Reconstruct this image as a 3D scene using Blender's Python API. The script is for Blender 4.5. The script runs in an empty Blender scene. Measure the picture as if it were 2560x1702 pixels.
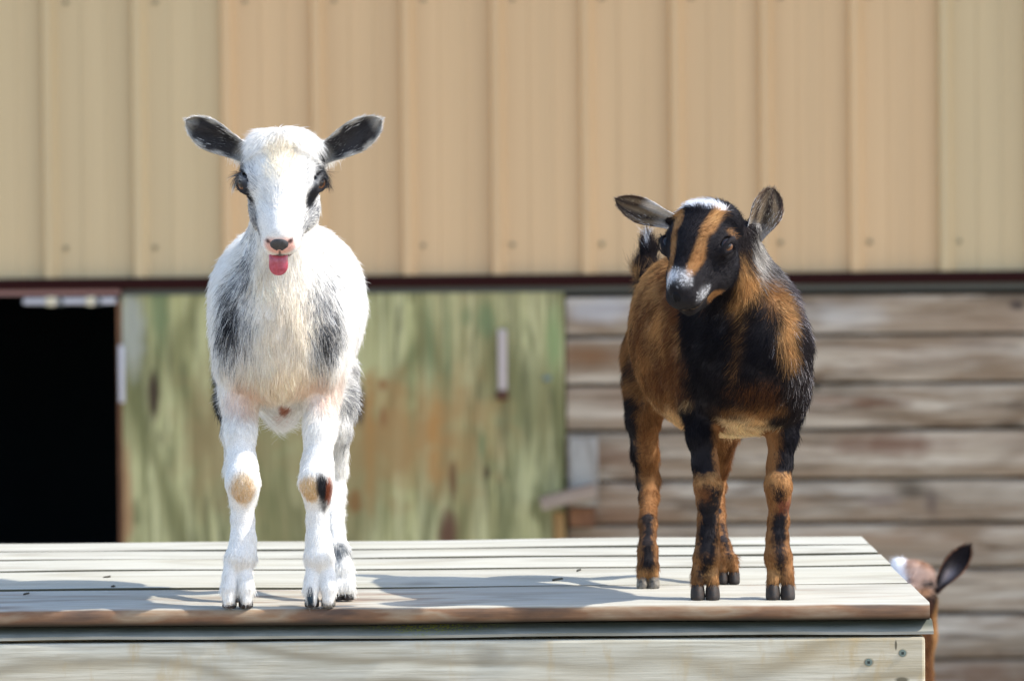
import bpy, bmesh, math, random
import numpy as np
from mathutils import Vector, Matrix
random.seed(7)
RNG = np.random.default_rng(11)
scn = bpy.context.scene
COL = scn.collection

# ------------------------------------------------------------------ camera, sky, sun, exposure
PLAT = 0.95                      # height of the platform top
CAMZ = PLAT + 0.4225
FPX = 12190.0                    # focal length in pixels of the 2560 wide frame
PITCH = math.atan(371 / FPX)
ROLL = -0.008
cam = bpy.data.cameras.new('camera')
cam_o = bpy.data.objects.new('camera', cam)
COL.objects.link(cam_o)
ROT = Matrix.Rotation(math.pi / 2 - PITCH, 3, 'X') @ Matrix.Rotation(ROLL, 3, 'Z')
cam_o.matrix_world = Matrix.Translation((0, 0, CAMZ)) @ ROT.to_4x4()
cam.sensor_width = 36
cam.lens = 36 * FPX / 2560
cam.clip_start = 0.1
cam.clip_end = 400
cam.dof.use_dof = True
cam.dof.focus_distance = 4.95
cam.dof.aperture_fstop = 11.0
scn.camera = cam_o

SUN_EL, SUN_FRONT = math.radians(48), math.radians(5)
world = bpy.data.worlds.new('World')
scn.world = world
world.use_nodes = True
wn = world.node_tree
sky = wn.nodes.new('ShaderNodeTexSky')
sky.sky_type = 'NISHITA'
sky.sun_disc = False
sky.sun_elevation = SUN_EL
sky.sun_rotation = math.pi / 2 + SUN_FRONT
wn.nodes['Background'].inputs['Strength'].default_value = 0.15
wn.links.new(sky.outputs[0], wn.nodes['Background'].inputs['Color'])
sun = bpy.data.lights.new('sun', 'SUN')
sun.energy = 2.8
sun.angle = math.radians(0.55)
sun.color = (1.0, 0.95, 0.87)
sun_o = bpy.data.objects.new('sun', sun)
COL.objects.link(sun_o)
SD = Vector((math.cos(SUN_EL) * math.cos(SUN_FRONT), -math.cos(SUN_EL) * math.sin(SUN_FRONT), math.sin(SUN_EL)))
sun_o.rotation_euler = SD.to_track_quat('Z', 'Y').to_euler()
sun_o.location = (6, 0, 9)
scn.view_settings.view_transform = 'Standard'
scn.view_settings.look = 'None'
scn.view_settings.gamma = 1
scn.view_settings.exposure = 1.34
scn.render.engine = 'CYCLES'

# ------------------------------------------------------------------ helpers
def at(x, y, D):
    """world point seen at photo pixel (x, y) at world depth D"""
    d = ROT @ Vector(((x - 1280) / FPX, -(y - 851) / FPX, -1))
    t = D / d.y
    return Vector((0, 0, CAMZ)) + d * t

def on_deck(x, y, z=PLAT):
    d = ROT @ Vector(((x - 1280) / FPX, -(y - 851) / FPX, -1))
    t = (z - CAMZ) / d.z
    return Vector((0, 0, CAMZ)) + d * t

def px(n, D=5.0):
    return n * D / FPX

def tag(o, label=None, cat=None, group=None, kind=None):
    if label: o['label'] = label
    if cat: o['category'] = cat
    if group: o['group'] = group
    if kind: o['kind'] = kind
    return o

def empty(name, loc):
    o = bpy.data.objects.new(name, None)
    o.location = loc
    o.empty_display_size = 0.1
    COL.objects.link(o)
    return o

def link(name, me, mat):
    me.materials.append(mat)
    o = bpy.data.objects.new(name, me)
    COL.objects.link(o)
    return o

def box_mesh(name, size, bevel=0.0, seg=2):
    bm = bmesh.new()
    bmesh.ops.create_cube(bm, size=1)
    bmesh.ops.scale(bm, vec=size, verts=bm.verts)
    if bevel > 0:
        bmesh.ops.bevel(bm, geom=bm.edges[:], offset=bevel, segments=seg, affect='EDGES', profile=0.6)
    me = bpy.data.meshes.new(name)
    bm.to_mesh(me)
    bm.free()
    return me

def box(name, lo, hi, mat, parent=None, bevel=0.0, seg=2, rot=None):
    lo, hi = Vector(lo), Vector(hi)
    me = box_mesh(name, hi - lo, bevel, seg)
    o = bpy.data.objects.new(name, me)
    COL.objects.link(o)
    me.materials.append(mat)
    if bevel > 0:
        me.polygons.foreach_set('use_smooth', [True] * len(me.polygons))
        me.set_sharp_from_angle(angle=math.radians(50))
    loc = (lo + hi) / 2
    if parent is not None:
        o.parent = parent
        q = parent
        while q is not None:
            loc = loc - Vector(q.location); q = q.parent
    o.location = loc
    if rot: o.rotation_euler = rot
    return o

# ------------------------------------------------------------------ material helpers
class NT:
    def __init__(s, name):
        s.m = bpy.data.materials.new(name)
        s.m.use_nodes = True
        s.t = s.m.node_tree
        s.b = s.t.nodes['Principled BSDF']
    def n(s, typ, **kw):
        nd = s.t.nodes.new(typ)
        for k, v in kw.items():
            setattr(nd, k, v)
        return nd
    def l(s, a, b):
        s.t.links.new(a, b)
    def val(s, sock, v):
        if isinstance(v, (int, float)):
            sock.default_value = v
        elif isinstance(v, (tuple, list)):
            sock.default_value = (*v, 1) if len(sock.default_value) == 4 and len(v) == 3 else v
        else:
            s.l(v, sock)
    def math(s, op, a, b=0.0, c=None, clamp=False):
        nd = s.n('ShaderNodeMath', operation=op, use_clamp=clamp)
        s.val(nd.inputs[0], a); s.val(nd.inputs[1], b)
        if c is not None: s.val(nd.inputs[2], c)
        return nd.outputs[0]
    def mix(s, f, a, b, typ='MIX'):
        nd = s.n('ShaderNodeMix', data_type='RGBA', blend_type=typ)
        s.val(nd.inputs[0], f); s.val(nd.inputs[6], a); s.val(nd.inputs[7], b)
        return nd.outputs[2]
    def ramp(s, f, stops):
        nd = s.n('ShaderNodeValToRGB')
        e = nd.color_ramp.elements
        while len(e) < len(stops): e.new(0.5)
        for el, (p, c) in zip(e, stops):
            el.position = p
            el.color = (c, c, c, 1) if isinstance(c, (int, float)) else (*c, 1)
        s.val(nd.inputs[0], f)
        return nd.outputs[0]
    def coords(s, scale=(1, 1, 1), loc=(0, 0, 0), rnd=0.0, kind='Object'):
        tc = s.n('ShaderNodeTexCoord')
        v = tc.outputs[kind]
        if rnd:
            oi = s.n('ShaderNodeObjectInfo')
            vm = s.n('ShaderNodeVectorMath', operation='MULTIPLY_ADD')
            cb = s.n('ShaderNodeCombineXYZ')
            for i in range(3): s.l(oi.outputs['Random'], cb.inputs[i])
            s.l(cb.outputs[0], vm.inputs[0]); vm.inputs[1].default_value = (rnd, rnd * 1.7, rnd * 2.3)
            s.l(v, vm.inputs[2]); v = vm.outputs[0]
        mp = s.n('ShaderNodeMapping')
        mp.inputs['Scale'].default_value = scale
        mp.inputs['Location'].default_value = loc
        s.l(v, mp.inputs[0])
        return mp.outputs[0]
    def noise(s, vec, scale, detail=4, rough=0.5, dist=0.0):
        nd = s.n('ShaderNodeTexNoise')
        s.l(vec, nd.inputs['Vector'])
        nd.inputs['Scale'].default_value = scale
        nd.inputs['Detail'].default_value = detail
        nd.inputs['Roughness'].default_value = rough
        nd.inputs['Distortion'].default_value = dist
        return nd.outputs[0]
    def bump(s, h, strength=0.3, dist=0.002):
        nd = s.n('ShaderNodeBump')
        nd.inputs['Strength'].default_value = strength
        nd.inputs['Distance'].default_value = dist
        s.l(h, nd.inputs['Height'])
        s.l(nd.outputs[0], s.b.inputs['Normal'])
    def col(s, c): s.val(s.b.inputs['Base Color'], c)
    def rough(s, r): s.val(s.b.inputs['Roughness'], r)
    def blob(s, vec, c, r, soft=0.35, wob=0.25):
        """soft ellipse mask at c with radii r in vec's space, edge made uneven"""
        sub = s.n('ShaderNodeVectorMath', operation='SUBTRACT'); s.l(vec, sub.inputs[0]); sub.inputs[1].default_value = c
        mul = s.n('ShaderNodeVectorMath', operation='MULTIPLY'); s.l(sub.outputs[0], mul.inputs[0])
        mul.inputs[1].default_value = tuple(0 if q == 0 else 1 / q for q in r)
        ln = s.n('ShaderNodeVectorMath', operation='LENGTH'); s.l(mul.outputs[0], ln.inputs[0])
        nz = s.noise(vec, 18, 3)
        d = s.math('ADD', ln.outputs['Value'], s.math('MULTIPLY', s.math('SUBTRACT', nz, 0.5), wob * 4))
        mr = s.n('ShaderNodeMapRange'); s.l(d, mr.inputs[0])
        mr.inputs[1].default_value = 1 + soft; mr.inputs[2].default_value = 1 - soft
        return mr.outputs[0]

def simple(name, col, rough=0.6, spec=None, metal=0.0):
    m = NT(name)
    v = m.coords(rnd=3)
    nz = m.noise(v, 60, 4)
    m.col(m.mix(m.math('MULTIPLY', nz, 0.5), tuple(c * 0.75 for c in col), col))
    m.rough(rough)
    m.b.inputs['Metallic'].default_value = metal
    if spec is not None: m.b.inputs['Specular IOR Level'].default_value = spec
    return m.m

def wood(name, pale, dark, streak, axis='x', rings=26.0, stain=None, stain_amt=0.5, bump=0.35, knots=True, extra=None, scale=1.0, ringmix=0.55, warpk=26.0, midr=(0.3, 0.75)):
    """weathered timber; grain runs along axis"""
    m = NT(name)
    sc = {'x': (0.045, 1, 1), 'z': (1, 1, 0.045)}[axis]
    v = m.coords(scale=sc, rnd=5.3)
    v0 = m.coords(rnd=5.3)
    warp = m.noise(m.coords(scale={'x': (0.35, 1, 1), 'z': (1, 1, 0.35)}[axis], rnd=5.3), 7 * scale, 2, 0.4)
    # growth rings: sine of cross-grain position warped by slow noise
    sep = m.n('ShaderNodeSeparateXYZ'); m.l(v0, sep.inputs[0])
    cross = sep.outputs['Z'] if axis == 'x' else sep.outputs['X']
    ph = m.math('ADD', m.math('MULTIPLY', cross, rings * 2 * math.pi * scale), m.math('MULTIPLY', warp, warpk))
    ring = m.math('MULTIPLY_ADD', m.math('SINE', ph), 0.5, 0.5)
    ring = m.math('POWER', ring, 3.0)
    fine = m.noise(v, 260 * scale, 5, 0.65)
    mid = m.noise(v, 55 * scale, 4, 0.6)
    big = m.noise(v0, 4 * scale, 3, 0.5)
    c = m.mix(m.ramp(mid, [(midr[0], 0.0), (midr[1], 1.0)]), pale, dark)
    c = m.mix(m.math('MULTIPLY', ring, ringmix), c, streak)
    c = m.mix(m.ramp(fine, [(0.35, 0.55), (0.62, 0.0)]), c, streak)
    if stain:
        st = m.ramp(m.noise(m.coords(scale={'x': (0.25, 1, 1), 'z': (1, 1, 0.25)}[axis], rnd=9.1), 9 * scale, 4, 0.6), [(0.48, 0.0), (0.72, 1.0)])
        c = m.mix(m.math('MULTIPLY', st, stain_amt), c, stain)
    c = m.mix(m.ramp(big, [(0.3, 0.35), (0.6, 0.0)]), c, dark)
    if knots:
        kv = m.coords(scale={'x': (1.6, 1, 3.2), 'z': (3.2, 1, 1.6)}[axis], rnd=7.7)
        vo = m.n('ShaderNodeTexVoronoi'); m.l(kv, vo.inputs['Vector']); vo.inputs['Scale'].default_value = 2.2 * scale
        kd = m.math('ADD', vo.outputs['Distance'], m.math('MULTIPLY', m.noise(kv, 12, 2), 0.06))
        c = m.mix(m.ramp(kd, [(0.05, 0.85), (0.14, 0.0)]), c, tuple(q * 0.35 for q in streak))
    if extra: c = extra(m, c)
    m.col(c)
    m.rough(0.8)
    m.b.inputs['Specular IOR Level'].default_value = 0.25
    h = m.math('SUBTRACT', fine, m.math('MULTIPLY', ring, 0.6))
    m.bump(h, bump, 0.0015)
    return m.m

M = {}
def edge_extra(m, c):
    # weathered long edges painted dark, so the joints read as shaded lines
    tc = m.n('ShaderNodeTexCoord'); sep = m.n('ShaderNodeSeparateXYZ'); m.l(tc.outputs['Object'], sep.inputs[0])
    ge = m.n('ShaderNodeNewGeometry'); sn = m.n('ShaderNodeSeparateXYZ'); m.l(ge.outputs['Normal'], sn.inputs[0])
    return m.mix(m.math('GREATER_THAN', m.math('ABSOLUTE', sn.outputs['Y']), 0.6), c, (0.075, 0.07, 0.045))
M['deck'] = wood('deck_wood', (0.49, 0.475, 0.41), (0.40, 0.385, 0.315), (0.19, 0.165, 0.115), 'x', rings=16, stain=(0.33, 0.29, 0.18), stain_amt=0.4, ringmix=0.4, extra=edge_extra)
def nose_extra(m, c):
    # the worn front edge shows brown wood, its lower part painted dark as underside shade
    tc = m.n('ShaderNodeTexCoord'); sep = m.n('ShaderNodeSeparateXYZ'); m.l(tc.outputs['Object'], sep.inputs[0])
    z = sep.outputs['Z']; y = sep.outputs['Y']
    nz = m.noise(m.coords(scale=(0.3, 1, 1)), 30, 4)
    edge = m.math('ADD', z, m.math('MULTIPLY', m.math('SUBTRACT', nz, 0.5), 0.005))
    mr = m.n('ShaderNodeMapRange'); m.l(edge, mr.inputs[0]); mr.inputs[1].default_value = -0.0002; mr.inputs[2].default_value = -0.0022
    pat = m.ramp(m.noise(m.coords(scale=(0.5, 1, 2)), 22, 5), [(0.35, (0.06, 0.025, 0.012)), (0.5, (0.17, 0.075, 0.03)), (0.62, (0.26, 0.18, 0.11)), (0.75, (0.22, 0.085, 0.02))])
    c = m.mix(m.math('MULTIPLY', mr.outputs[0], 0.9), c, pat)
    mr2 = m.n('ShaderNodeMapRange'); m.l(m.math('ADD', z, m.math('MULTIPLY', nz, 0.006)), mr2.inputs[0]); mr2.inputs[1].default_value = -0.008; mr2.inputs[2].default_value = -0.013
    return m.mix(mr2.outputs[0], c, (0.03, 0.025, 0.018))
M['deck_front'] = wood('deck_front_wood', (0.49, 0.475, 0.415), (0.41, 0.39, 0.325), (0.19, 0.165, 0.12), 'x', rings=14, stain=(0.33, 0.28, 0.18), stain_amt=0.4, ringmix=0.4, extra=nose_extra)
def fascia_extra(m, c):
    v = m.coords(scale=(1, 1, 0.35))
    st = m.ramp(m.noise(v, 48, 5, 0.6), [(0.52, 0.0), (0.66, 0.75)])
    msk = m.ramp(m.noise(m.coords(), 6, 2), [(0.4, 0.0), (0.6, 1.0)])
    tc = m.n('ShaderNodeTexCoord'); sep = m.n('ShaderNodeSeparateXYZ'); m.l(tc.outputs['Object'], sep.inputs[0])
    low = m.n('ShaderNodeMapRange'); m.l(sep.outputs['Z'], low.inputs[0]); low.inputs[1].default_value = 0.07; low.inputs[2].default_value = 0.02
    f = m.math('MULTIPLY', st, m.math('MAXIMUM', m.math('MULTIPLY', msk, 0.7), low.outputs[0]))
    c = m.mix(f, c, (0.42, 0.29, 0.12))
    for x, y, rx, rz in ((2257, 1632, 10, 9), (2172, 1655, 11, 9), (2255, 1699, 16, 7), (2240, 1612, 3, 12)):
        p = at(x, y, 4.967); zz = p.z - (at(1280, 1600, 4.967).z - 0.1175)
        c = m.mix(m.blob(tc.outputs['Object'], (p.x, 0, zz), (rx * 0.00041, 0, rz * 0.00041), 0.3, 0.08), c, (0.13, 0.11, 0.07))
    return c
M['fascia'] = wood('fascia_wood', (0.66, 0.63, 0.52), (0.53, 0.50, 0.40), (0.24, 0.20, 0.13), 'x', rings=22, stain=(0.44, 0.34, 0.19), stain_amt=0.6, ringmix=0.75, warpk=34.0, extra=fascia_extra)
def ledge_extra(m, c):
    tc = m.n('ShaderNodeTexCoord'); o = tc.outputs['Object']
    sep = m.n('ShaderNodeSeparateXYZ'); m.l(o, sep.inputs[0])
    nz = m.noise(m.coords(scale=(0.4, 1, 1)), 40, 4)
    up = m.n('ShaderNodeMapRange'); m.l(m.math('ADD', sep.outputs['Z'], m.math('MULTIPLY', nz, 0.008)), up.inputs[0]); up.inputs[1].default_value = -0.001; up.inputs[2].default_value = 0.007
    c = m.mix(m.math('MULTIPLY', up.outputs[0], 0.85), c, (0.05, 0.06, 0.045))  # overhang's shade painted into the upper part of the strip
    mo = m.blob(o, (-0.09, 0, 0.004), (0.06, 0, 0.006), 0.5, 0.4)
    sp = m.ramp(m.noise(m.coords(), 420, 4, 0.7), [(0.5, 0.0), (0.6, 1.0)])
    c = m.mix(m.math('MULTIPLY', mo, sp), c, (0.26, 0.27, 0.03))
    return c
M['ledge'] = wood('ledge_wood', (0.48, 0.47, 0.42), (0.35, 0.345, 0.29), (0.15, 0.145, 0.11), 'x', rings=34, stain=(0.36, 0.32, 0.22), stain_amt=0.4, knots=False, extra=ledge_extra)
def plank_extra(m, c):
    g = m.n('ShaderNodeNewGeometry').outputs['Position']
    K0 = 12.5 / FPX
    bd = m.ramp(m.noise(m.coords(scale=(0.11, 1, 1), rnd=3.3), 26, 4, 0.6, 0.6), [(0.46, 0.0), (0.60, 0.8)])
    c = m.mix(bd, c, (0.22, 0.145, 0.085))
    bd = m.ramp(m.noise(m.coords(scale=(0.07, 1, 1), rnd=8.3), 55, 3, 0.6, 0.3), [(0.56, 0.0), (0.66, 0.75)])
    c = m.mix(bd, c, (0.10, 0.065, 0.04))
    for (x, y, rx, ry, colr, amt) in ((1480, 890, 70, 22, (0.20, 0.10, 0.045), 0.9), (1395 + 130, 1140, 90, 26, (0.20, 0.11, 0.06), 0.7), (2190, 1005, 70, 12, (0.13, 0.06, 0.03), 0.9),
        (2545, 762, 18, 9, (0.03, 0.02, 0.02), 0.9), (2040, 968, 9, 7, (0.02, 0.02, 0.015), 0.9), (2090, 1000, 60, 10, (0.26, 0.16, 0.10), 0.7), (2230, 1110, 120, 22, (0.17, 0.085, 0.05), 0.85),
        (2330, 1255, 16, 30, (0.09, 0.06, 0.05), 0.6), (2200, 1250, 40, 14, (0.16, 0.11, 0.09), 0.6), (2460, 860, 70, 10, (0.16, 0.11, 0.08), 0.5), (1600, 1200, 60, 16, (0.14, 0.08, 0.05), 0.6), (1560, 1290, 90, 24, (0.20, 0.10, 0.05), 0.6),
        (2200, 1345, 170, 14, (0.26, 0.15, 0.08), 0.6), (2450, 1680, 120, 30, (0.16, 0.075, 0.035), 0.75), (2100, 790, 90, 30, (0.46, 0.43, 0.40), 0.5), (1500, 775, 90, 28, (0.52, 0.52, 0.54), 0.5)):
        w = at(x, y, 12.5)
        c = m.mix(m.math('MULTIPLY', m.blob(g, (w.x, 0, w.z), (rx * K0, 0, ry * K0), 0.6, 0.35), amt), c, colr)
    return c
M['plank'] = wood('wall_plank_wood', (0.70, 0.61, 0.49), (0.46, 0.36, 0.25), (0.10, 0.065, 0.035), 'x', rings=9, stain=(0.24, 0.13, 0.07), stain_amt=0.6, scale=0.5, ringmix=0.5, midr=(0.35, 0.66), extra=plank_extra)
M['block'] = wood('block_wood', (0.40, 0.33, 0.26), (0.30, 0.21, 0.15), (0.16, 0.10, 0.07), 'x', rings=14, knots=False)
M['post'] = wood('post_wood', (0.44, 0.42, 0.37), (0.33, 0.30, 0.26), (0.18, 0.15, 0.12), 'z', rings=14, knots=False)
M['brown_block'] = wood('brown_block_wood', (0.27, 0.13, 0.06), (0.18, 0.08, 0.04), (0.09, 0.04, 0.02), 'z', rings=14, knots=False)
M['honey_post'] = wood('honey_post_wood', (0.40, 0.25, 0.10), (0.30, 0.17, 0.06), (0.16, 0.08, 0.03), 'z', rings=14, knots=False)
WALL = 12.5
K = WALL / FPX
def door_extra(m, c):
    tc = m.n('ShaderNodeTexCoord'); o = tc.outputs['Object']
    def P(x, y):  # photo pixel to door-local coordinates (origin at door centre)
        w = at(x, y, WALL); q = at(857, 1042, WALL)
        return (w.x - q.x, 0, w.z - q.z)
    sv = m.coords(scale=(1, 1, 0.10), loc=(3, 0, 2))
    c = m.mix(m.ramp(m.noise(sv, 24, 3, 0.55, 1.2), [(0.50, 0.0), (0.62, 0.75)]), c, (0.14, 0.14, 0.055))
    c = m.mix(m.ramp(m.noise(m.coords(scale=(1, 1, 0.08), loc=(7, 0, 1)), 42, 3, 0.55, 0.8), [(0.56, 0.0), (0.66, 0.6)]), c, (0.09, 0.09, 0.04))
    brown, dk, grn, gry = (0.26, 0.13, 0.05), (0.045, 0.025, 0.015), (0.16, 0.20, 0.09), (0.36, 0.36, 0.30)
    for (x, y, rx, ry, colr, amt, soft, wob) in (
        (1000, 1085, 190, 120, (0.34, 0.19, 0.07), 0.85, 0.6, 0.5), (925, 1100, 12, 130, (0.38, 0.18, 0.05), 0.8, 0.6, 0.5), (1085, 1080, 14, 90, (0.40, 0.20, 0.06), 0.8, 0.6, 0.5), (560, 1100, 90, 150, (0.30, 0.20, 0.09), 0.6, 0.6, 0.5),
        (800, 1150, 140, 140, (0.24, 0.20, 0.09), 0.5, 0.6, 0.5),
        (330, 820, 30, 100, gry, 0.8, 0.4, 0.3), (400, 760, 22, 110, grn, 0.8, 0.5, 0.3), (1215, 800, 20, 45, grn, 0.85, 0.5, 0.2),
        (1165, 790, 16, 24, grn, 0.6, 0.5, 0.2), (1385, 850, 18, 80, (0.22, 0.30, 0.12), 0.7, 0.5, 0.2),
        (1075, 870, 9, 110, grn, 0.7, 0.6, 0.3), (1120, 850, 10, 120, grn, 0.6, 0.6, 0.3), (1030, 960, 9, 120, grn, 0.5, 0.6, 0.3), 
        (385, 985, 14, 60, dk, 0.95, 0.3, 0.1), (900, 1010, 12, 50, dk, 0.95, 0.3, 0.1), (958, 1040, 10, 24, brown, 0.9, 0.4, 0.2),
        (957, 960, 9, 14, brown, 0.9, 0.4, 0.2), (1133, 1200, 9, 48, (0.14, 0.07, 0.03), 0.9, 0.4, 0.2), (1120, 1330, 24, 50, (0.12, 0.05, 0.03), 0.9, 0.4, 0.25),
        (888, 1255, 17, 30, (0.22, 0.10, 0.03), 0.8, 0.4, 0.3), (1218, 1180, 8, 16, dk, 0.8, 0.4, 0.2), (1205, 1110, 8, 36, grn, 0.8, 0.4, 0.3),
        (318, 1250, 14, 130, (0.36, 0.19, 0.09), 0.8, 0.4, 0.3), (1265, 1060, 8, 80, (0.12, 0.11, 0.05), 0.7, 0.5, 0.3)):
        p = P(x, y)
        c = m.mix(m.math('MULTIPLY', m.blob(o, p, (rx * K, 0, ry * K), soft, wob), amt), c, colr)
    return c
M['door'] = wood('plywood_green', (0.66, 0.62, 0.34), (0.44, 0.41, 0.18), (0.10, 0.095, 0.03), 'z', rings=8, stain=(0.34, 0.25, 0.11), stain_amt=0.7, knots=False, extra=door_extra, scale=0.42, ringmix=0.7, warpk=40.0, midr=(0.36, 0.64))
M['trim'] = simple('maroon_trim', (0.030, 0.009, 0.008), 0.8, 0.05)
M['pinktrim'] = simple('faded_red_trim', (0.33, 0.17, 0.15), 0.5)
M['strip'] = simple('grey_strip', (0.12, 0.13, 0.12), 0.7)
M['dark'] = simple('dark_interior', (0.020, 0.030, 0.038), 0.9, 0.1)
M['backing'] = simple('dark_backing', (0.05, 0.04, 0.03), 0.9, 0.1)
M['screw'] = simple('screw_metal', (0.20, 0.25, 0.22), 0.45, metal=0.6)
M['recess'] = simple('screw_recess', (0.02, 0.03, 0.025), 0.7)
M['sidescrew'] = simple('siding_screw', (0.27, 0.22, 0.12), 0.5)
M['handle'] = simple('pale_handle', (0.55, 0.46, 0.42), 0.5)
M['rust'] = simple('rusty_knob', (0.10, 0.035, 0.015), 0.8)
M['rail'] = simple('pale_rail', (0.62, 0.60, 0.62), 0.5)
M['cream'] = simple('cream_clip', (0.80, 0.70, 0.48), 0.5)
M['leaf'] = simple('dry_leaf', (0.06, 0.05, 0.03), 0.8)

# siding: painted steel, slightly different batch per sheet
def siding_mat(name, col):
    m = NT(name)
    v = m.coords(scale=(1, 1, 0.03), rnd=0)
    st = m.noise(v, 14, 4, 0.5)
    fine = m.noise(m.coords(), 300, 3)
    big = m.noise(m.coords(), 1.4, 2)
    c = m.mix(m.ramp(st, [(0.3, 0.0), (0.7, 1.0)]), tuple(q * 0.93 for q in col), tuple(min(1, q * 1.05) for q in col))
    c = m.mix(m.math('MULTIPLY', big, 0.12), c, (col[0] * 0.8, col[1] * 0.85, col[2] * 0.8))
    m.col(c); m.rough(0.55); m.b.inputs['Specular IOR Level'].default_value = 0.3
    m.bump(fine, 0.05, 0.0005)
    return m.m
M['siding_a'] = siding_mat('tan_siding_greenish', (0.56, 0.42, 0.235))
M['siding_b'] = siding_mat('tan_siding_warm', (0.62, 0.415, 0.222))

# ------------------------------------------------------------------ ground
gm = NT('dirt_ground')
gv = gm.coords()
gn = gm.noise(gv, 3, 6, 0.6)
gm.col(gm.ramp(gn, [(0.3, (0.26, 0.20, 0.14)), (0.55, (0.36, 0.29, 0.21)), (0.75, (0.40, 0.34, 0.25))]))
gm.rough(0.95)
gm.bump(gm.noise(gv, 25, 6, 0.7), 0.6, 0.01)
bm = bmesh.new()
bmesh.ops.create_grid(bm, x_segments=60, y_segments=60, size=60)
for v in bm.verts:
    v.co.z = 0.012 * math.sin(v.co.x * 1.3) * math.cos(v.co.y * 0.9)
me = bpy.data.meshes.new('ground'); bm.to_mesh(me); bm.free()
g = link('ground', me, gm.m); tag(g, kind='structure')

# ------------------------------------------------------------------ barn wall
B0 = at(1280, 700, WALL)
barn = empty('barn', (B0.x, WALL, 0))
tag(barn, 'barn with tan ribbed metal siding above weathered boards and a green plywood door', 'barn')
def wx(x, y=700): return at(x, y, WALL).x
def wz(y, x=1280): return at(x, y, WALL).z
# the siding: one profile, four sheets of four ribs each
zb = wz(686)
rib0, pitch = wx(105 + 6, 345), wx(334, 345) - wx(111, 345)
pitch = 223.6 * K
def siding_profile(n):
    pts = []
    for i in range(n):
        o = i * pitch
        pts += [(o + 0.000, 0), (o + 0.006, -0.023), (o + 0.024, -0.024), (o + 0.040, -0.001), (o + 0.044, 0)]
        for q in (0.098, 0.160):
            pts += [(o + q, 0), (o + q + 0.006, -0.0028), (o + q + 0.014, -0.0028), (o + q + 0.020, 0)]
    pts.append((n * pitch, 0))
    return pts
def siding_sheet(x0, mat, n=4, z1=3.05, dz=0.0, off=0.0):
    pts = siding_profile(n)
    vs, fs = [], []
    for (x, y) in pts:
        vs += [(x, y - off, zb + dz), (x, y - off, z1)]
    for i in range(len(pts) - 1):
        a = 2 * i
        fs.append((a, a + 2, a + 3, a + 1))
    me = bpy.data.meshes.new('siding_panel')
    me.from_pydata([(x + x0 - barn.location.x, y, z) for x, y, z in vs], [], fs)
    me.materials.append(mat)
    o = bpy.data.objects.new('siding_panel', me)
    COL.objects.link(o); o.parent = barn
    s = o.modifiers.new('thickness', 'SOLIDIFY'); s.thickness = 0.0015; s.offset = 1
    return o
x_first = wx(562, 345) - 0.008
starts = [x_first + k * 4 * pitch for k in (-7, -6, -5, -4, -3, -2, -1, 0, 1, 2, 3, 4)]
for i, x0 in enumerate(starts):
    so = siding_sheet(x0, M['siding_b'] if i in (7, 8) else M['siding_a'], off=0.0016 * (i % 2))
    if i in (7, 8): so['label'] = 'warmer tan siding sheet'
# screws along two rows, one beside each rib
bm = bmesh.new()
bmesh.ops.create_cone(bm, cap_ends=True, segments=6, radius1=0.0075, radius2=0.006, depth=0.006)
bmesh.ops.rotate(bm, verts=bm.verts, matrix=Matrix.Rotation(math.pi / 2, 3, 'X'))
me = bpy.data.meshes.new('siding_screw'); bm.to_mesh(me); bm.free(); me.materials.append(M['sidescrew'])
for k in range(-1, 13):
    for yy in (612, -2):
        xs = wx(165 + 223.3 * k, yy)
        o = bpy.data.objects.new('screw', me); COL.objects.link(o); o.parent = barn
        o.location = (xs - barn.location.x, -0.004, wz(yy))
# base flashing and strips
XL, XR = starts[0] + 0.01, starts[-1] + 4 * pitch - 0.01
box('base_trim', (XL, WALL - 0.035, wz(716)), (XR, WALL + 0.01, wz(687)), M['trim'], barn, 0.003)
box('lintel_trim', (XL, WALL - 0.028, wz(737, 150)), (wx(303), WALL + 0.01, wz(718, 150)), M['pinktrim'], barn, 0.002)
box('top_strip', (wx(306), WALL - 0.012, wz(733, 1000)), (XR, WALL + 0.01, wz(717.5, 1000)), M['strip'], barn, 0.002)
# roof eave that keeps this wall in the shade
roof = box('roof', (XL - 1, WALL - 0.55, 3.06), (XR + 3, WALL + 3.0, 3.12), M['siding_a'], barn)
fas = box('eave_board', (XL - 1, WALL - 0.572, 2.95), (XR + 3, WALL - 0.552, 3.12), M['trim'], barn)
# planks of the lower wall
ys = [735, 841, 958, 1077, 1198, 1310, 1422, 1536, 1652, 1768, 1884, 2000]
x0p = wx(1416, 1000)
for i in range(len(ys) - 1):
    zt, zl = wz(ys[i], 1900), wz(ys[i + 1], 1900)
    gap = (0.011, 0.004, 0.012, 0.006, 0.011, 0.006, 0.011)[i % 7]
    zl = max(zl, 0.0)
    if zt < 0.03: break
    box('plank', (x0p, WALL - 0.012 - 0.004 * (i % 2), zl + gap / 2 + 0.001), (XR, WALL + 0.022, zt - gap / 2), M['plank'], barn, 0.004)
# backing behind planks and door, right of the opening
xo0, xo1 = wx(-420, 1000), wx(298, 1000)
box('backing', (xo1 + 0.002, WALL + 0.03, 0.0), (XR, WALL + 0.06, zb), M['backing'], barn)
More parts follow.
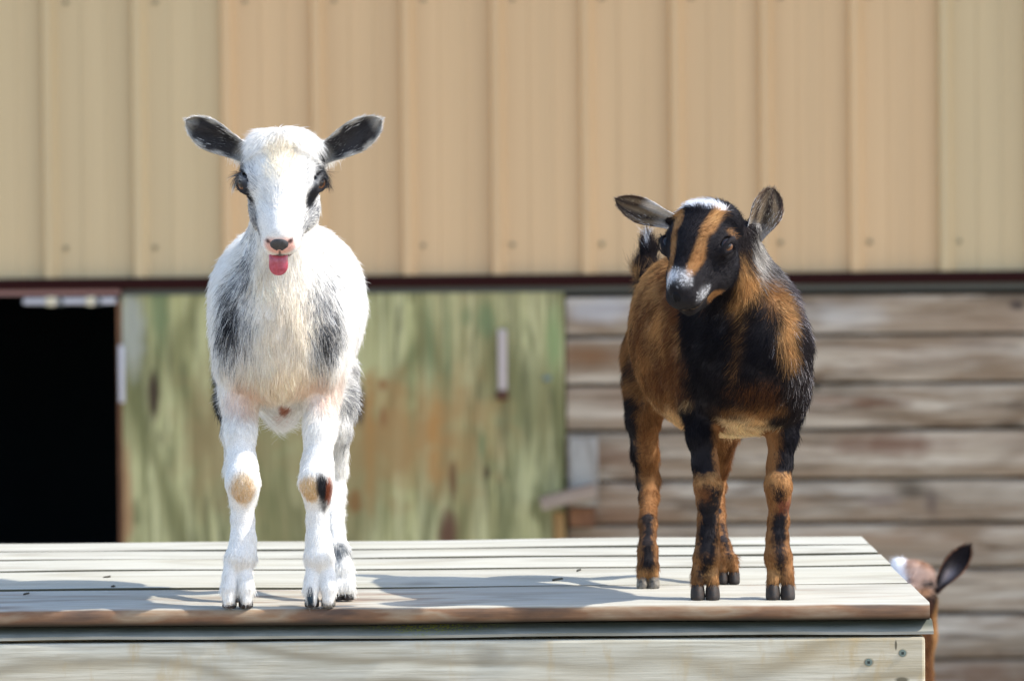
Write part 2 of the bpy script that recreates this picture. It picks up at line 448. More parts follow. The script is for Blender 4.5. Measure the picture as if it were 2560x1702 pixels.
# the open doorway: a dark room behind it
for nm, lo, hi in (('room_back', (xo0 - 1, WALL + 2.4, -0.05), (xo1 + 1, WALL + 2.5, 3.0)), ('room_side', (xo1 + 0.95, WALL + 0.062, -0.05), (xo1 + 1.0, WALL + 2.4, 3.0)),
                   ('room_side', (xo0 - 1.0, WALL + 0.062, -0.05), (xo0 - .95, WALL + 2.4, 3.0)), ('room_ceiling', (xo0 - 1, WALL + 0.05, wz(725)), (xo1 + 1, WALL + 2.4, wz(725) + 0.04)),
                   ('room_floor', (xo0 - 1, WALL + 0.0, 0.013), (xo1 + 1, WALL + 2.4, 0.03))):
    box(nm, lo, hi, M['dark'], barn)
for i in range(len(ys) - 1):
    zt, zl = wz(ys[i], 1900), max(0.0, wz(ys[i + 1], 1900))
    if zt < 0.03: break
    box('plank', (XL, WALL - 0.012 - 0.004 * (i % 2), zl + 0.005), (xo0, WALL + 0.022, zt - 0.005), M['plank'], barn, 0.004)
box('backing', (XL, WALL + 0.03, 0.0), (xo0 - 0.002, WALL + 0.06, zb), M['backing'], barn)
# pale rail with clips hanging just inside the top of the doorway
rail = box('door_rail', (wx(60, 750), WALL - 0.026, wz(760, 150)), (wx(292, 750), WALL - 0.012, wz(745, 150)), M['rail'], barn, 0.003)
for xa, xb, mt in ((118, 142, 'cream'), (218, 238, 'cream'), (150, 160, 'strip'), (246, 254, 'strip')):
    box('rail_clip', (wx(xa, 750), WALL - 0.031, wz(764, 150)), (wx(xb, 750), WALL - 0.009, wz(742, 150)), M[mt], rail, 0.002)
# door jamb
box('door_jamb', (wx(296, 1000), WALL - 0.02, 0.02), (wx(306, 1000), WALL + 0.03, wz(742)), M['brown_block'], barn, 0.002)
box('hinge_strip', (wx(299, 930), WALL - 0.027, wz(1005, 300)), (wx(313, 930), WALL - 0.0205, wz(862, 300)), M['rail'], barn, 0.002)
# plywood door
dc = at(857, 1042, WALL)
dlo = Vector((wx(308, 1042), WALL - 0.018, 0.10)); dhi = Vector((wx(1412, 1042), WALL + 0.0, wz(734, 860)))
me = box_mesh('door', (dhi.x - dlo.x, 0.018, dhi.z - dlo.z), 0.002)
for v in me.vertices:
    v.co += Vector(((dlo.x + dhi.x) / 2 - dc.x, 0, (dlo.z + dhi.z) / 2 - dc.z))
me.materials.append(M['door'])
door = bpy.data.objects.new('door', me); COL.objects.link(door); door.parent = barn
door.location = Vector((dc.x, WALL - 0.009, dc.z)) - Vector(barn.location)
door['label'] = 'green stained plywood door'
def on_door(name, xa, ya, xb, yb, proud, mat, base=0.0185, bevel=0.002):
    a, b = at(xa, ya, WALL), at(xb, yb, WALL)
    me = box_mesh(name, (abs(b.x - a.x), proud, abs(b.z - a.z)), bevel)
    me.materials.append(mat)
    o = bpy.data.objects.new(name, me); COL.objects.link(o); o.parent = door
    o.location = ((a.x + b.x) / 2 - dc.x, -base - proud / 2 + 0.009, (a.z + b.z) / 2 - dc.z)
    return o
on_door('handle', 1244, 822, 1268, 975, 0.015, M['handle'], bevel=0.006)
on_door('knob', 1240, 976, 1270, 998, 0.022, M['rust'], bevel=0.006)
on_door('nail_head', 1358, 938, 1378, 952, 0.006, M['screw'])
# the blocks beside the door
box('door_stop', (wx(1422, 1180), WALL - 0.055, wz(1262, 1455)), (wx(1494, 1180), WALL - 0.0172, wz(1092, 1455)), M['post'], barn, 0.003)
box('brown_block', (wx(1424, 1280), WALL - 0.05, wz(1312, 1455)), (wx(1488, 1280), WALL - 0.0172, wz(1266, 1455)), M['brown_block'], barn, 0.003)
box('honey_post', (wx(1383, 1310), WALL - 0.052, wz(1480, 1400)), (wx(1412, 1310), WALL - 0.0195, wz(1276, 1400)), M['honey_post'], barn, 0.003)
a = at(1420, 1236, WALL)
lt = box('latch_board', (a.x - 0.073, WALL - 0.105, a.z - 0.017), (a.x + 0.073, WALL - 0.058, a.z + 0.017), M['block'], barn, 0.003, rot=(0, math.radians(-14), 0))

# ------------------------------------------------------------------ platform
FY, BY = 4.967, 5.885
XE = 0.4245                       # right end
XW = -1.7                         # left end, outside the frame
plat = empty('wooden_platform', (0, (FY + BY) / 2, 0))
tag(plat, 'weathered wooden platform of pale boards that two goat kids stand on', 'platform')
gy = [FY]
for yy in (1467, 1423, 1396, 1375.5):
    gy.append(on_deck(1100, yy).y)
gy.append(BY)
gaps = [0.0, 0.009, 0.011, 0.011, 0.011, 0]
TH = 0.0175
for i in range(5):
    ya, yb = gy[i] + (gaps[i] / 2 if i else 0), gy[i + 1] - gaps[i + 1] / 2
    # a plank with uneven long edges: a grid along x, rounded nose
    nx = 60
    bm = bmesh.new()
    dz = (0, 0.0008, 0.0016, 0.0024, 0.0034)[i]
    cy = (ya + yb) / 2
    r = 0.0012 if i else 0.0075
    prof = []
    def arc(cx, cz, a0, a1, rr, n=5):
        return [(cx + rr * math.cos(a0 + (a1 - a0) * q / n), cz + rr * math.sin(a0 + (a1 - a0) * q / n)) for q in range(n + 1)]
    w2 = (yb - ya) / 2
    prof += arc(-w2 + r, -r, math.pi, math.pi / 2, r)          # front top
    if i == 0:
        prof += [(-w2 * 0.5, 0.0), (0, -0.0004), (w2 * 0.5, 0)]
    prof += arc(w2 - 0.003, -0.003, math.pi / 2, 0, 0.003, 3)
    prof += [(w2, -TH), (-w2 + 0.004, -TH)]
    prof += arc(-w2 + 0.006, -TH + 0.006, -math.pi / 2, -math.pi, 0.006, 3)
    rings = []
    xr = XE + (0, -0.002, -0.001, -0.0035, -0.004)[i]
    rr = random.Random(i * 5 + 2)
    ph = [rr.uniform(0, 6.28) for _ in range(6)]
    for k in range(nx + 1):
        x = XW + (xr - XW) * k / nx
        wob = 0.0009 * math.sin(x * 7 + ph[0]) + 0.0007 * math.sin(x * 19 + ph[1])
        wz_ = 0.0006 * math.sin(x * 5 + ph[2]) + 0.0005 * math.sin(x * 13 + ph[3])
        rings.append([bm.verts.new((x, y + wob * (1 if abs(y) > w2 * 0.6 else 0), z + wz_ + dz)) for (y, z) in prof])
    for k in range(nx):
        for j in range(len(prof)):
            j2 = (j + 1) % len(prof)
            bm.faces.new((rings[k][j], rings[k][j2], rings[k + 1][j2], rings[k + 1][j]))
    bm.faces.new(rings[0]); bm.faces.new(list(reversed(rings[-1])))
    bmesh.ops.recalc_face_normals(bm, faces=bm.faces)
    me = bpy.data.meshes.new('deck_board'); bm.to_mesh(me); bm.free()
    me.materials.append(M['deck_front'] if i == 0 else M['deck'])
    me.polygons.foreach_set('use_smooth', [True] * len(me.polygons)); me.set_sharp_from_angle(angle=math.radians(40))
    o = bpy.data.objects.new('deck_board', me); COL.objects.link(o); o.parent = plat
    o.location = Vector((0, cy, PLAT)) - Vector(plat.location)
    if i == 0: o['label'] = 'front deck board with brown worn edge'
def pz(y, x=1280, D=FY): return at(x, y, D).z
# sloping ledge strip under the nose: upward facing, shaded by the overhang but for its right end
lw = 0.021
z_lo, z_hi = pz(1592), PLAT - TH - 0.0015
vs = []
bm = bmesh.new()
prof = [(FY + 0.004, z_lo), (FY + 0.0035, z_lo + 0.003), (FY + 0.022, z_hi), (FY + 0.045, z_hi), (FY + 0.045, z_lo)]
cz = (z_lo + z_hi) / 2
ra, rb = [], []
nseg = 40
rings = []
for k in range(nseg + 1):
    x = XW + (0.4285 - XW) * k / nseg
    w = 0.0005 * math.sin(x * 11) + 0.0004 * math.sin(x * 27 + 1)
    rings.append([bm.verts.new((x, y - FY, z - cz + (w if j < 2 else 0))) for j, (y, z) in enumerate(prof)])
for k in range(nseg):
    for j in range(5):
        j2 = (j + 1) % 5
        bm.faces.new((rings[k][j], rings[k][j2], rings[k + 1][j2], rings[k + 1][j]))
bm.faces.new(rings[0]); bm.faces.new(list(reversed(rings[-1])))
bmesh.ops.recalc_face_normals(bm, faces=bm.faces)
me = bpy.data.meshes.new('ledge_strip'); bm.to_mesh(me); bm.free(); me.materials.append(M['ledge'])
o = bpy.data.objects.new('ledge_strip', me); COL.objects.link(o); o.parent = plat
o.location = Vector((0, FY, cz)) - Vector(plat.location)
# fascia plank
ft = pz(1600)
me = box_mesh('front_plank', (0.4195 - XW, 0.034, 0.235), 0.003)
for v in me.vertices: v.co += Vector(((0.4195 + XW) / 2, 0, 0))
me.materials.append(M['fascia'])
fp = bpy.data.objects.new('front_plank', me); COL.objects.link(fp); fp.parent = plat
fp.location = Vector((0, FY + 0.017 + 0.002, ft - 0.1175)) - Vector(plat.location)
me2 = me.copy()
fp2 = bpy.data.objects.new('front_plank', me2); COL.objects.link(fp2); fp2.parent = plat
fp2.location = Vector((0, FY + 0.021, ft - 0.1175 - 0.243)) - Vector(plat.location)
# screws in the fascia
for (x, y) in ((2257, 1632), (2172, 1655)):
    p = at(x, y, FY)
    bm = bmesh.new()
    bmesh.ops.create_cone(bm, cap_ends=True, segments=16, radius1=0.0042, radius2=0.0036, depth=0.002)
    bmesh.ops.rotate(bm, verts=bm.verts, matrix=Matrix.Rotation(math.pi / 2, 3, 'X'))
    me = bpy.data.meshes.new('screw'); bm.to_mesh(me); bm.free(); me.materials.append(M['screw'])
    s = bpy.data.objects.new('screw', me); COL.objects.link(s); s.parent = fp
    s.location = p - Vector((0, 0, 0)) - (fp.location + plat.location); s.location.y = -0.0166
    me = box_mesh('screw_slot', (0.0026, 0.001, 0.0026)); me.materials.append(M['recess'])
    q = bpy.data.objects.new('screw_recess', me); COL.objects.link(q); q.parent = fp
    q.location = (s.location.x, -0.0178, s.location.z)
# frame below the deck: joists, side plank, legs
jt = PLAT - TH - 0.001
box('side_board', (0.383, FY + 0.05, jt - 0.12), (0.405, BY - 0.04, jt - 0.002), M['fascia'], plat, 0.003)
box('back_board', (XW + 0.05, BY - 0.06, jt - 0.20), (0.383, BY - 0.025, jt - 0.002), M['fascia'], plat, 0.003)
box('inner_ledger', (XW + 0.05, FY + 0.048, jt - 0.09), (0.378, FY + 0.08, jt - 0.002), M['fascia'], plat, 0.002)
for x in (XW + 0.1, -0.75, 0.34):
    for y in (FY + 0.09, BY - 0.11):
        box('leg', (x - 0.04, y - 0.04 + 0.001, 0.0), (x + 0.04, y + 0.04, jt - 0.125), M['post'], plat, 0.003)
box('shelf_brace', (XW + 0.141, FY + 0.09, 0.3), (-0.791, FY + 0.13, 0.39), M['post'], plat, 0.003)

# scraps lying on the deck
def scrap(x, y, L, W, ang, label, group=None):
    p = on_deck(x, y)
    n = 7
    vs, fs = [], []
    for i in range(n):
        u = i / (n - 1)
        w = W * math.sin(math.pi * min(0.97, max(0.03, u))) ** 0.7
        zz = 0.0008 + 0.0012 * u
        vs += [(L * (u - 0.5), -w, zz + 0.001), (L * (u - 0.5), 0, zz), (L * (u - 0.5), w, zz + 0.0014)]
    for i in range(n - 1):
        for j in (0, 1):
            a = 3 * i + j
            fs.append((a, a + 3, a + 4, a + 1))
    me = bpy.data.meshes.new('leaf_scrap'); me.from_pydata(vs, [], fs); me.materials.append(M['leaf'])
    o = bpy.data.objects.new('leaf_scrap', me); COL.objects.link(o)
    sm = o.modifiers.new('thickness', 'SOLIDIFY'); sm.thickness = 0.0006
    o.location = (p.x, p.y, PLAT + 0.0006); o.rotation_euler = (0, 0, ang)
    tag(o, label, 'leaf', 'dry leaf scraps on the deck')
    return o
scrap(66, 1489, 0.006, 0.0035, 0.2, 'dark crumb of leaf nearest the left end of the front deck board')
scrap(283, 1471, 0.0045, 0.0025, 0.9, 'tiny dark scrap on the deck left of the white kid')
scrap(267, 1447, 0.008, 0.003, 0.1, 'thin brownish scrap on the second deck board behind the tiny dark one')
scrap(1394, 1453, 0.013, 0.0035, 0.5, 'curled dry leaf scrap on the deck between the two kids')
scrap(1447, 1430, 0.0045, 0.003, 0.1, 'small dark speck behind the curled leaf scrap')
#GOATS
# ------------------------------------------------------------------ goats: distance-field bodies meshed with surface nets
def vnoise(p, freq, seed, octaves=2):
    """smooth pseudo noise in about [-1, 1] at points p (n,3)"""
    r = np.random.default_rng(seed)
    out = np.zeros(len(p), np.float32)
    amp, tot = 1.0, 0
    for o in range(octaves):
        for _ in range(5):
            d = r.normal(size=3); d /= np.linalg.norm(d)
            out += amp * np.sin(p @ (d * freq * r.uniform(0.7, 1.4)).astype(np.float32) + r.uniform(0, 6.28))
        tot += amp * 2.2
        amp *= 0.55; freq *= 2.1
    return out / tot

class Field:
    def __init__(s, lo, hi, h):
        s.lo = np.array(lo, np.float32); s.h = h
        s.n = np.ceil((np.array(hi) - s.lo) / h).astype(int) + 1
        s.v = np.full(s.n, 0.05, np.float32)
        s.ax = [s.lo[i] + h * np.arange(s.n[i], dtype=np.float32) for i in range(3)]
    def _win(s, lo, hi):
        a = np.clip(np.floor((np.array(lo) - s.lo) / s.h).astype(int), 0, s.n - 1)
        b = np.clip(np.ceil((np.array(hi) - s.lo) / s.h).astype(int) + 1, 1, s.n)
        sl = tuple(slice(a[i], b[i]) for i in range(3))
        X, Y, Z = (s.ax[i][sl[i]] for i in range(3))
        return sl, X[:, None, None], Y[None, :, None], Z[None, None, :]
    def _comb(s, sl, d, k, mode):
        a = s.v[sl]
        if mode == 'add':
            h = np.clip(0.5 + 0.5 * (a - d) / k, 0, 1)
            s.v[sl] = a * (1 - h) + d * h - k * h * (1 - h)
        else:
            h = np.clip(0.5 - 0.5 * (a + d) / k, 0, 1)
            s.v[sl] = a * (1 - h) - d * h + k * h * (1 - h)
    def cone(s, a, b, ra, rb, k=0.012, mode='add'):
        a = np.array(a, np.float32); b = np.array(b, np.float32)
        m = max(ra, rb) + k + 0.012
        sl, X, Y, Z = s._win(np.minimum(a, b) - m, np.maximum(a, b) + m)
        ba = b - a; L = float(ba @ ba) + 1e-12
        px_, py_, pz_ = X - a[0], Y - a[1], Z - a[2]
        h = np.clip((px_ * ba[0] + py_ * ba[1] + pz_ * ba[2]) / L, 0, 1)
        d = np.sqrt((px_ - ba[0] * h) ** 2 + (py_ - ba[1] * h) ** 2 + (pz_ - ba[2] * h) ** 2) - (ra + (rb - ra) * h)
        s._comb(sl, d, k, mode)
    def chain(s, pts, k=0.012):
        for (a, ra), (b, rb) in zip(pts[:-1], pts[1:]):
            s.cone(a, b, ra, rb, k)
    def ell(s, c, r, R=None, k=0.02, mode='add'):
        """R: 3x3 rows = axis directions"""
        c = np.array(c, np.float32); r = np.array(r, np.float32)
        R = np.eye(3, dtype=np.float32) if R is None else np.array(R, np.float32)
        ext = np.sqrt(((R * r[:, None]) ** 2).sum(0)) + k + 0.012
        sl, X, Y, Z = s._win(c - ext, c + ext)
        x, y, z = X - c[0], Y - c[1], Z - c[2]
        q = [x * R[i, 0] + y * R[i, 1] + z * R[i, 2] for i in range(3)]
        k0 = np.sqrt(sum((q[i] / r[i]) ** 2 for i in range(3)))
        k1 = np.sqrt(sum((q[i] / r[i] ** 2) ** 2 for i in range(3))) + 1e-9
        s._comb(sl, k0 * (k0 - 1) / k1, k, mode)
    def mesh(s):
        V = s.v
        ins = V < 0
        nx, ny, nz = V.shape
        cnt = np.zeros((nx - 1, ny - 1, nz - 1), np.int8)
        for i in (0, 1):
            for j in (0, 1):
                for k in (0, 1):
                    cnt += ins[i:nx - 1 + i, j:ny - 1 + j, k:nz - 1 + k]
        act = (cnt > 0) & (cnt < 8)
        I, J, K_ = np.nonzero(act)
        idx = np.full(act.shape, -1, np.int32); idx[I, J, K_] = np.arange(len(I))
        acc = np.zeros((len(I), 3), np.float32); num = np.zeros(len(I), np.float32)
        for axis in range(3):
            for u in (0, 1):
                for w in (0, 1):
                    o0 = [0, 0, 0]; others = [q for q in range(3) if q != axis]
                    o0[others[0]] = u; o0[others[1]] = w
                    o1 = list(o0); o1[axis] = 1
                    a = V[I + o0[0], J + o0[1], K_ + o0[2]]; b = V[I + o1[0], J + o1[1], K_ + o1[2]]
                    cr = (a < 0) != (b < 0)
                    t = np.where(cr, a / np.where(cr, a - b, 1), 0)
                    pt = np.empty((len(I), 3), np.float32)
                    for q in range(3): pt[:, q] = o0[q]
                    pt[:, axis] = t
                    acc += pt * cr[:, None]; num += cr
        P = acc / num[:, None] + np.stack([I, J, K_], 1)
        P = s.lo + P * s.h
        quads = []
        for axis in range(3):
            sl0 = [slice(1, -1)] * 3; sl1 = [slice(1, -1)] * 3
            sl0[axis] = slice(0, -1); sl1[axis] = slice(1, None)
            a = ins[tuple(sl0)]; b = ins[tuple(sl1)]
            for flip in (0, 1):
                e = (a & ~b) if flip == 0 else (~a & b)
                g = np.stack(np.nonzero(e), 1)
                off = np.array([1, 1, 1]); off[axis] = 0
                g = g + off
                u, w = [(1, 2), (2, 0), (0, 1)][axis]
                def cell(du, dw):
                    c = g.copy(); c[:, u] -= du; c[:, w] -= dw
                    return idx[c[:, 0], c[:, 1], c[:, 2]]
                q = np.stack([cell(1, 1), cell(0, 1), cell(0, 0), cell(1, 0)], 1)
                if flip: q = q[:, ::-1]
                quads.append(q)
        Q = np.concatenate(quads)
        Q = Q[(Q >= 0).all(1)]
        # keep the largest connected piece is not needed; light smoothing
        e = np.concatenate([Q[:, [0, 1]], Q[:, [1, 2]], Q[:, [2, 3]], Q[:, [3, 0]]])
        for _ in range(2):
            sm = np.zeros_like(P); ct = np.bincount(e[:, 0], minlength=len(P)) + np.bincount(e[:, 1], minlength=len(P))
            for q in range(3):
                sm[:, q] = np.bincount(e[:, 0], weights=P[e[:, 1], q], minlength=len(P)) + np.bincount(e[:, 1], weights=P[e[:, 0], q], minlength=len(P))
            P = P * 0.5 + 0.5 * sm / np.maximum(ct, 1)[:, None]
        return P.astype(np.float32), Q

def vnormals(P, Q):
    n = np.cross(P[Q[:, 2]] - P[Q[:, 0]], P[Q[:, 3]] - P[Q[:, 1]])
    N = np.zeros_like(P)
    for c in range(4):
        for q in range(3):
            N[:, q] += np.bincount(Q[:, c], weights=n[:, q], minlength=len(P))
    return N / (np.linalg.norm(N, axis=1, keepdims=True) + 1e-12)

def np_mesh(name, P, Q, mat, colr=None):
    me = bpy.data.meshes.new(name)
    me.vertices.add(len(P)); me.vertices.foreach_set('co', P.astype(np.float32).ravel())
    me.loops.add(len(Q) * 4); me.loops.foreach_set('vertex_index', Q.astype(np.int32).ravel())
    me.polygons.add(len(Q)); me.polygons.foreach_set('loop_start', np.arange(len(Q), dtype=np.int32) * 4)
    me.update(calc_edges=True)
    me.polygons.foreach_set('use_smooth', [True] * len(Q))
    if colr is not None:
        a = me.color_attributes.new('coat', 'FLOAT_COLOR', 'POINT')
        a.data.foreach_set('color', np.concatenate([colr, np.ones((len(colr), 1))], 1).astype(np.float32).ravel())
    me.materials.append(mat)
    return me

def coat_skin():
    m = NT('goat_skin')
    a = m.n('ShaderNodeAttribute', attribute_name='coat')
    nz = m.noise(m.coords(), 900, 4, 0.6)
    m.col(m.mix(m.ramp(nz, [(0.3, 0.35), (0.7, 0.0)]), a.outputs['Color'], (0.02, 0.015, 0.01)))
    m.rough(0.8); m.b.inputs['Specular IOR Level'].default_value = 0.15
    m.bump(nz, 0.6, 0.001)
    return m.m
def coat_hair():
    m = NT('goat_hair')
    a = m.n('ShaderNodeAttribute', attribute_name='coat')
    m.col(a.outputs['Color'])
    m.rough(0.6); m.b.inputs['Specular IOR Level'].default_value = 0.12
    tr = m.n('ShaderNodeBsdfTranslucent'); m.l(a.outputs['Color'], tr.inputs['Color'])
    mx = m.n('ShaderNodeMixShader'); mx.inputs[0].default_value = 0.35
    m.l(m.b.outputs[0], mx.inputs[1]); m.l(tr.outputs[0], mx.inputs[2])
    m.l(mx.outputs[0], m.t.nodes['Material Output'].inputs['Surface'])
    return m.m
M['skin'] = coat_skin(); M['hair'] = coat_hair()
def wet(name, col, rough=0.25, coat=0.5, dark=None):
    m = NT(name)
    nz = m.noise(m.coords(), 240, 4, 0.6)
    m.col(m.mix(m.ramp(nz, [(0.35, 0.0), (0.7, 1.0)]), col, dark or tuple(c * 0.6 for c in col)))
    m.rough(rough); m.b.inputs['Coat Weight'].default_value = coat; m.b.inputs['Coat Roughness'].default_value = 0.15
    m.bump(nz, 0.25, 0.0006)
    return m.m
M['nose'] = wet('nose_skin', (0.045, 0.045, 0.048), 0.55, 0.08, (0.02, 0.02, 0.022))
M['noseblack'] = wet('black_nose_skin', (0.007, 0.007, 0.009), 0.65, 0.0)
M['noseblack'].node_tree.nodes['Principled BSDF'].inputs['Specular IOR Level'].default_value = 0.1
M['tongue'] = wet('tongue_skin', (0.42, 0.075, 0.12), 0.3, 0.4, (0.30, 0.02, 0.04))
M['tongue'].node_tree.nodes['Principled BSDF'].inputs['Subsurface Weight'].default_value = 0.15
M['tongue'].node_tree.nodes['Principled BSDF'].inputs['Subsurface Scale'].default_value = 0.004
M['hoof'] = wet('hoof_horn', (0.040, 0.026, 0.019), 0.6, 0.0, (0.02, 0.02, 0.02))
M['hoofpale'] = wet('pale_hoof_horn', (0.20, 0.17, 0.13), 0.45, 0.2, (0.03, 0.03, 0.03))
def eye_mat():
    m = NT('goat_eye')
    tc = m.n('ShaderNodeTexCoord'); sep = m.n('ShaderNodeSeparateXYZ'); m.l(tc.outputs['Object'], sep.inputs[0])
    x, y, z = sep.outputs   # unit sphere, pupil axis +Z, horizontal +X
    rr = m.math('SQRT', m.math('ADD', m.math('MULTIPLY', x, x), m.math('MULTIPLY', y, y)))
    iris = m.ramp(rr, [(0.2, (0.05, 0.022, 0.012)), (0.45, (0.17, 0.07, 0.028)), (0.62, (0.05, 0.02, 0.01)), (0.70, (0.010, 0.007, 0.006))])
    pu = m.math('MAXIMUM', m.math('DIVIDE', m.math('ABSOLUTE', x), 0.42), m.math('DIVIDE', m.math('ABSOLUTE', y), 0.17))
    m.col(m.mix(m.ramp(pu, [(0.9, 1.0), (1.0, 0.0)]), iris, (0.004, 0.004, 0.006)))
    m.rough(0.3); m.b.inputs['Specular IOR Level'].default_value = 0.3; m.b.inputs['Coat Weight'].default_value = 0.45; m.b.inputs['Coat Roughness'].default_value = 0.05
    return m.m
M['eye'] = eye_mat()
for q in ('hoof', 'hoofpale'): M[q].node_tree.nodes['Principled BSDF'].inputs['Specular IOR Level'].default_value = 0.2

class Head:
    def __init__(s, org, yaw, pitch, roll, sc):
        s.o = np.array(org, float)
        f = np.array([-math.sin(yaw) * math.cos(pitch), -math.cos(yaw) * math.cos(pitch), -math.sin(pitch)])
        r = np.array([math.cos(yaw), -math.sin(yaw), 0.0])
        n = np.cross(f, r)
        c, q = math.cos(roll), math.sin(roll)
        s.s = r * c + n * q; s.n = n * c - r * q; s.f = f; s.k = sc
        s.R = np.array([s.s, s.f, s.n])
    def w(s, a, b, c): return s.o + s.k * (a * s.s + b * s.f + c * s.n)
    def loc(s, P): return ((P - s.o) @ s.R.T) / s.k

def head_sdf(F, H, top=1.0, lid=13):
    E = lambda c, r, k=0.012, mode='add': F.ell(H.w(*c), [q * H.k for q in r], H.R, k, mode)
    Cn = lambda a, b, ra, rb, k=0.012, mode='add': F.cone(H.w(*a), H.w(*b), ra * H.k, rb * H.k, k, mode)
    E((0, -62, 0), (88, 84, 74 * top))
    for q in (-1, 1): E((40 * q, -70, 22 * top), (46, 52, 46 * top))                    # skull
    E((0, -38, 36 * top), (70, 62, 46))
    E((0, -5, 22), (74, 84, 56))                    # forehead
    E((0, -70, 18 * top), (62, 52, 56 * top))                   # poll
    for q in (-1, 1):
        E((72 * q, 6, 10), (30, 42, 32))            # orbit
        E((43 * q, 20, -64), (44, 80, 54))          # cheek
    Cn((0, 30, 4), (0, 115, -10), 66, 50)
    Cn((0, 115, -10), (0, 162, -18), 50, 41)
    Cn((0, 30, 40), (0, 165, 12), 34, 20)           # bridge
    for q in (-1, 1):
        Cn((16 * q, 150, -26), (17 * q, 176, -20), 28, 22, 0.006)   # muzzle sides
        Cn((24 * q, 70, -42), (18 * q, 158, -44), 36, 25, 0.008)    # upper lips
    Cn((0, -20, -92), (0, 105, -84), 46, 32)        # jaw
    Cn((0, 105, -84), (0, 158, -74), 31, 23, 0.008)
    # mouth slit
    for q in (-1, 1):
        Cn((26 * q, 112, -66), (10 * q, 190, -58), 2.6, 3.4, 0.003, 'sub')
        Cn((44 * q, 100, -68), (24 * q, 140, -64), 3.0, 3.0, 0.003, 'sub')
    # nostrils
    for q in (-1, 1):
        Cn((20 * q, 203, -4), (34 * q, 186, 9), 5, 5, 0.002, 'sub')
        # eye hollow, then lids around it
        e = np.array([84.0 * q, 18, 16])
        E((93 * q, 21, 18), (24, 28, 22), 0.003, 'sub')
        # lids: arcs in the plane facing the eye direction
        ed = np.array([0.80 * q, 0.46, 0.38]); ed /= np.linalg.norm(ed)
        hz = np.array([0.0, 1, 0]) - ed * ed[1]; hz /= np.linalg.norm(hz)
        up = np.cross(hz, ed) * q; up = up if up[2] > 0 else -up
        for (lo, hi, amp, r) in ((-1, 1, lid, 5.5), (-1, 1, -14, 4.5)):
            pts = []
            for t in np.linspace(-1, 1, 7):
                pts.append(e + hz * 27 * t + up * amp * (1 - t * t) + ed * (10 + 7 * (1 - t * t)))
            for a, b in zip(pts[:-1], pts[1:]):
                Cn(tuple(a), tuple(b), r, r, 0.003)
    return H

def make_eyes(root, H):
    for q in (-1, 1):
        bm = bmesh.new()
        bmesh.ops.create_uvsphere(bm, u_segments=24, v_segments=16, radius=1)
        me = bpy.data.meshes.new('eye'); bm.to_mesh(me); bm.free(); me.materials.append(M['eye'])
        me.polygons.foreach_set('use_smooth', [True] * len(me.polygons))
        o = bpy.data.objects.new('eye', me); COL.objects.link(o); o.parent = root
        ed = np.array([0.66 * q, 0.50, 0.46]); ed /= np.linalg.norm(ed)
        z = ed @ H.R
        hz = np.array([0.0, 1, 0]) @ H.R
        x = hz - z * (hz @ z); x /= np.linalg.norm(x)
        y = np.cross(z, x)
        r = 22.5 * H.k
        c = H.w(84 * q, 18, 16) - np.array(root.location)
        o.matrix_local = Matrix(((x[0] * r, y[0] * r, z[0] * r, c[0]), (x[1] * r, y[1] * r, z[1] * r, c[1]), (x[2] * r, y[2] * r, z[2] * r, c[2]), (0, 0, 0, 1)))

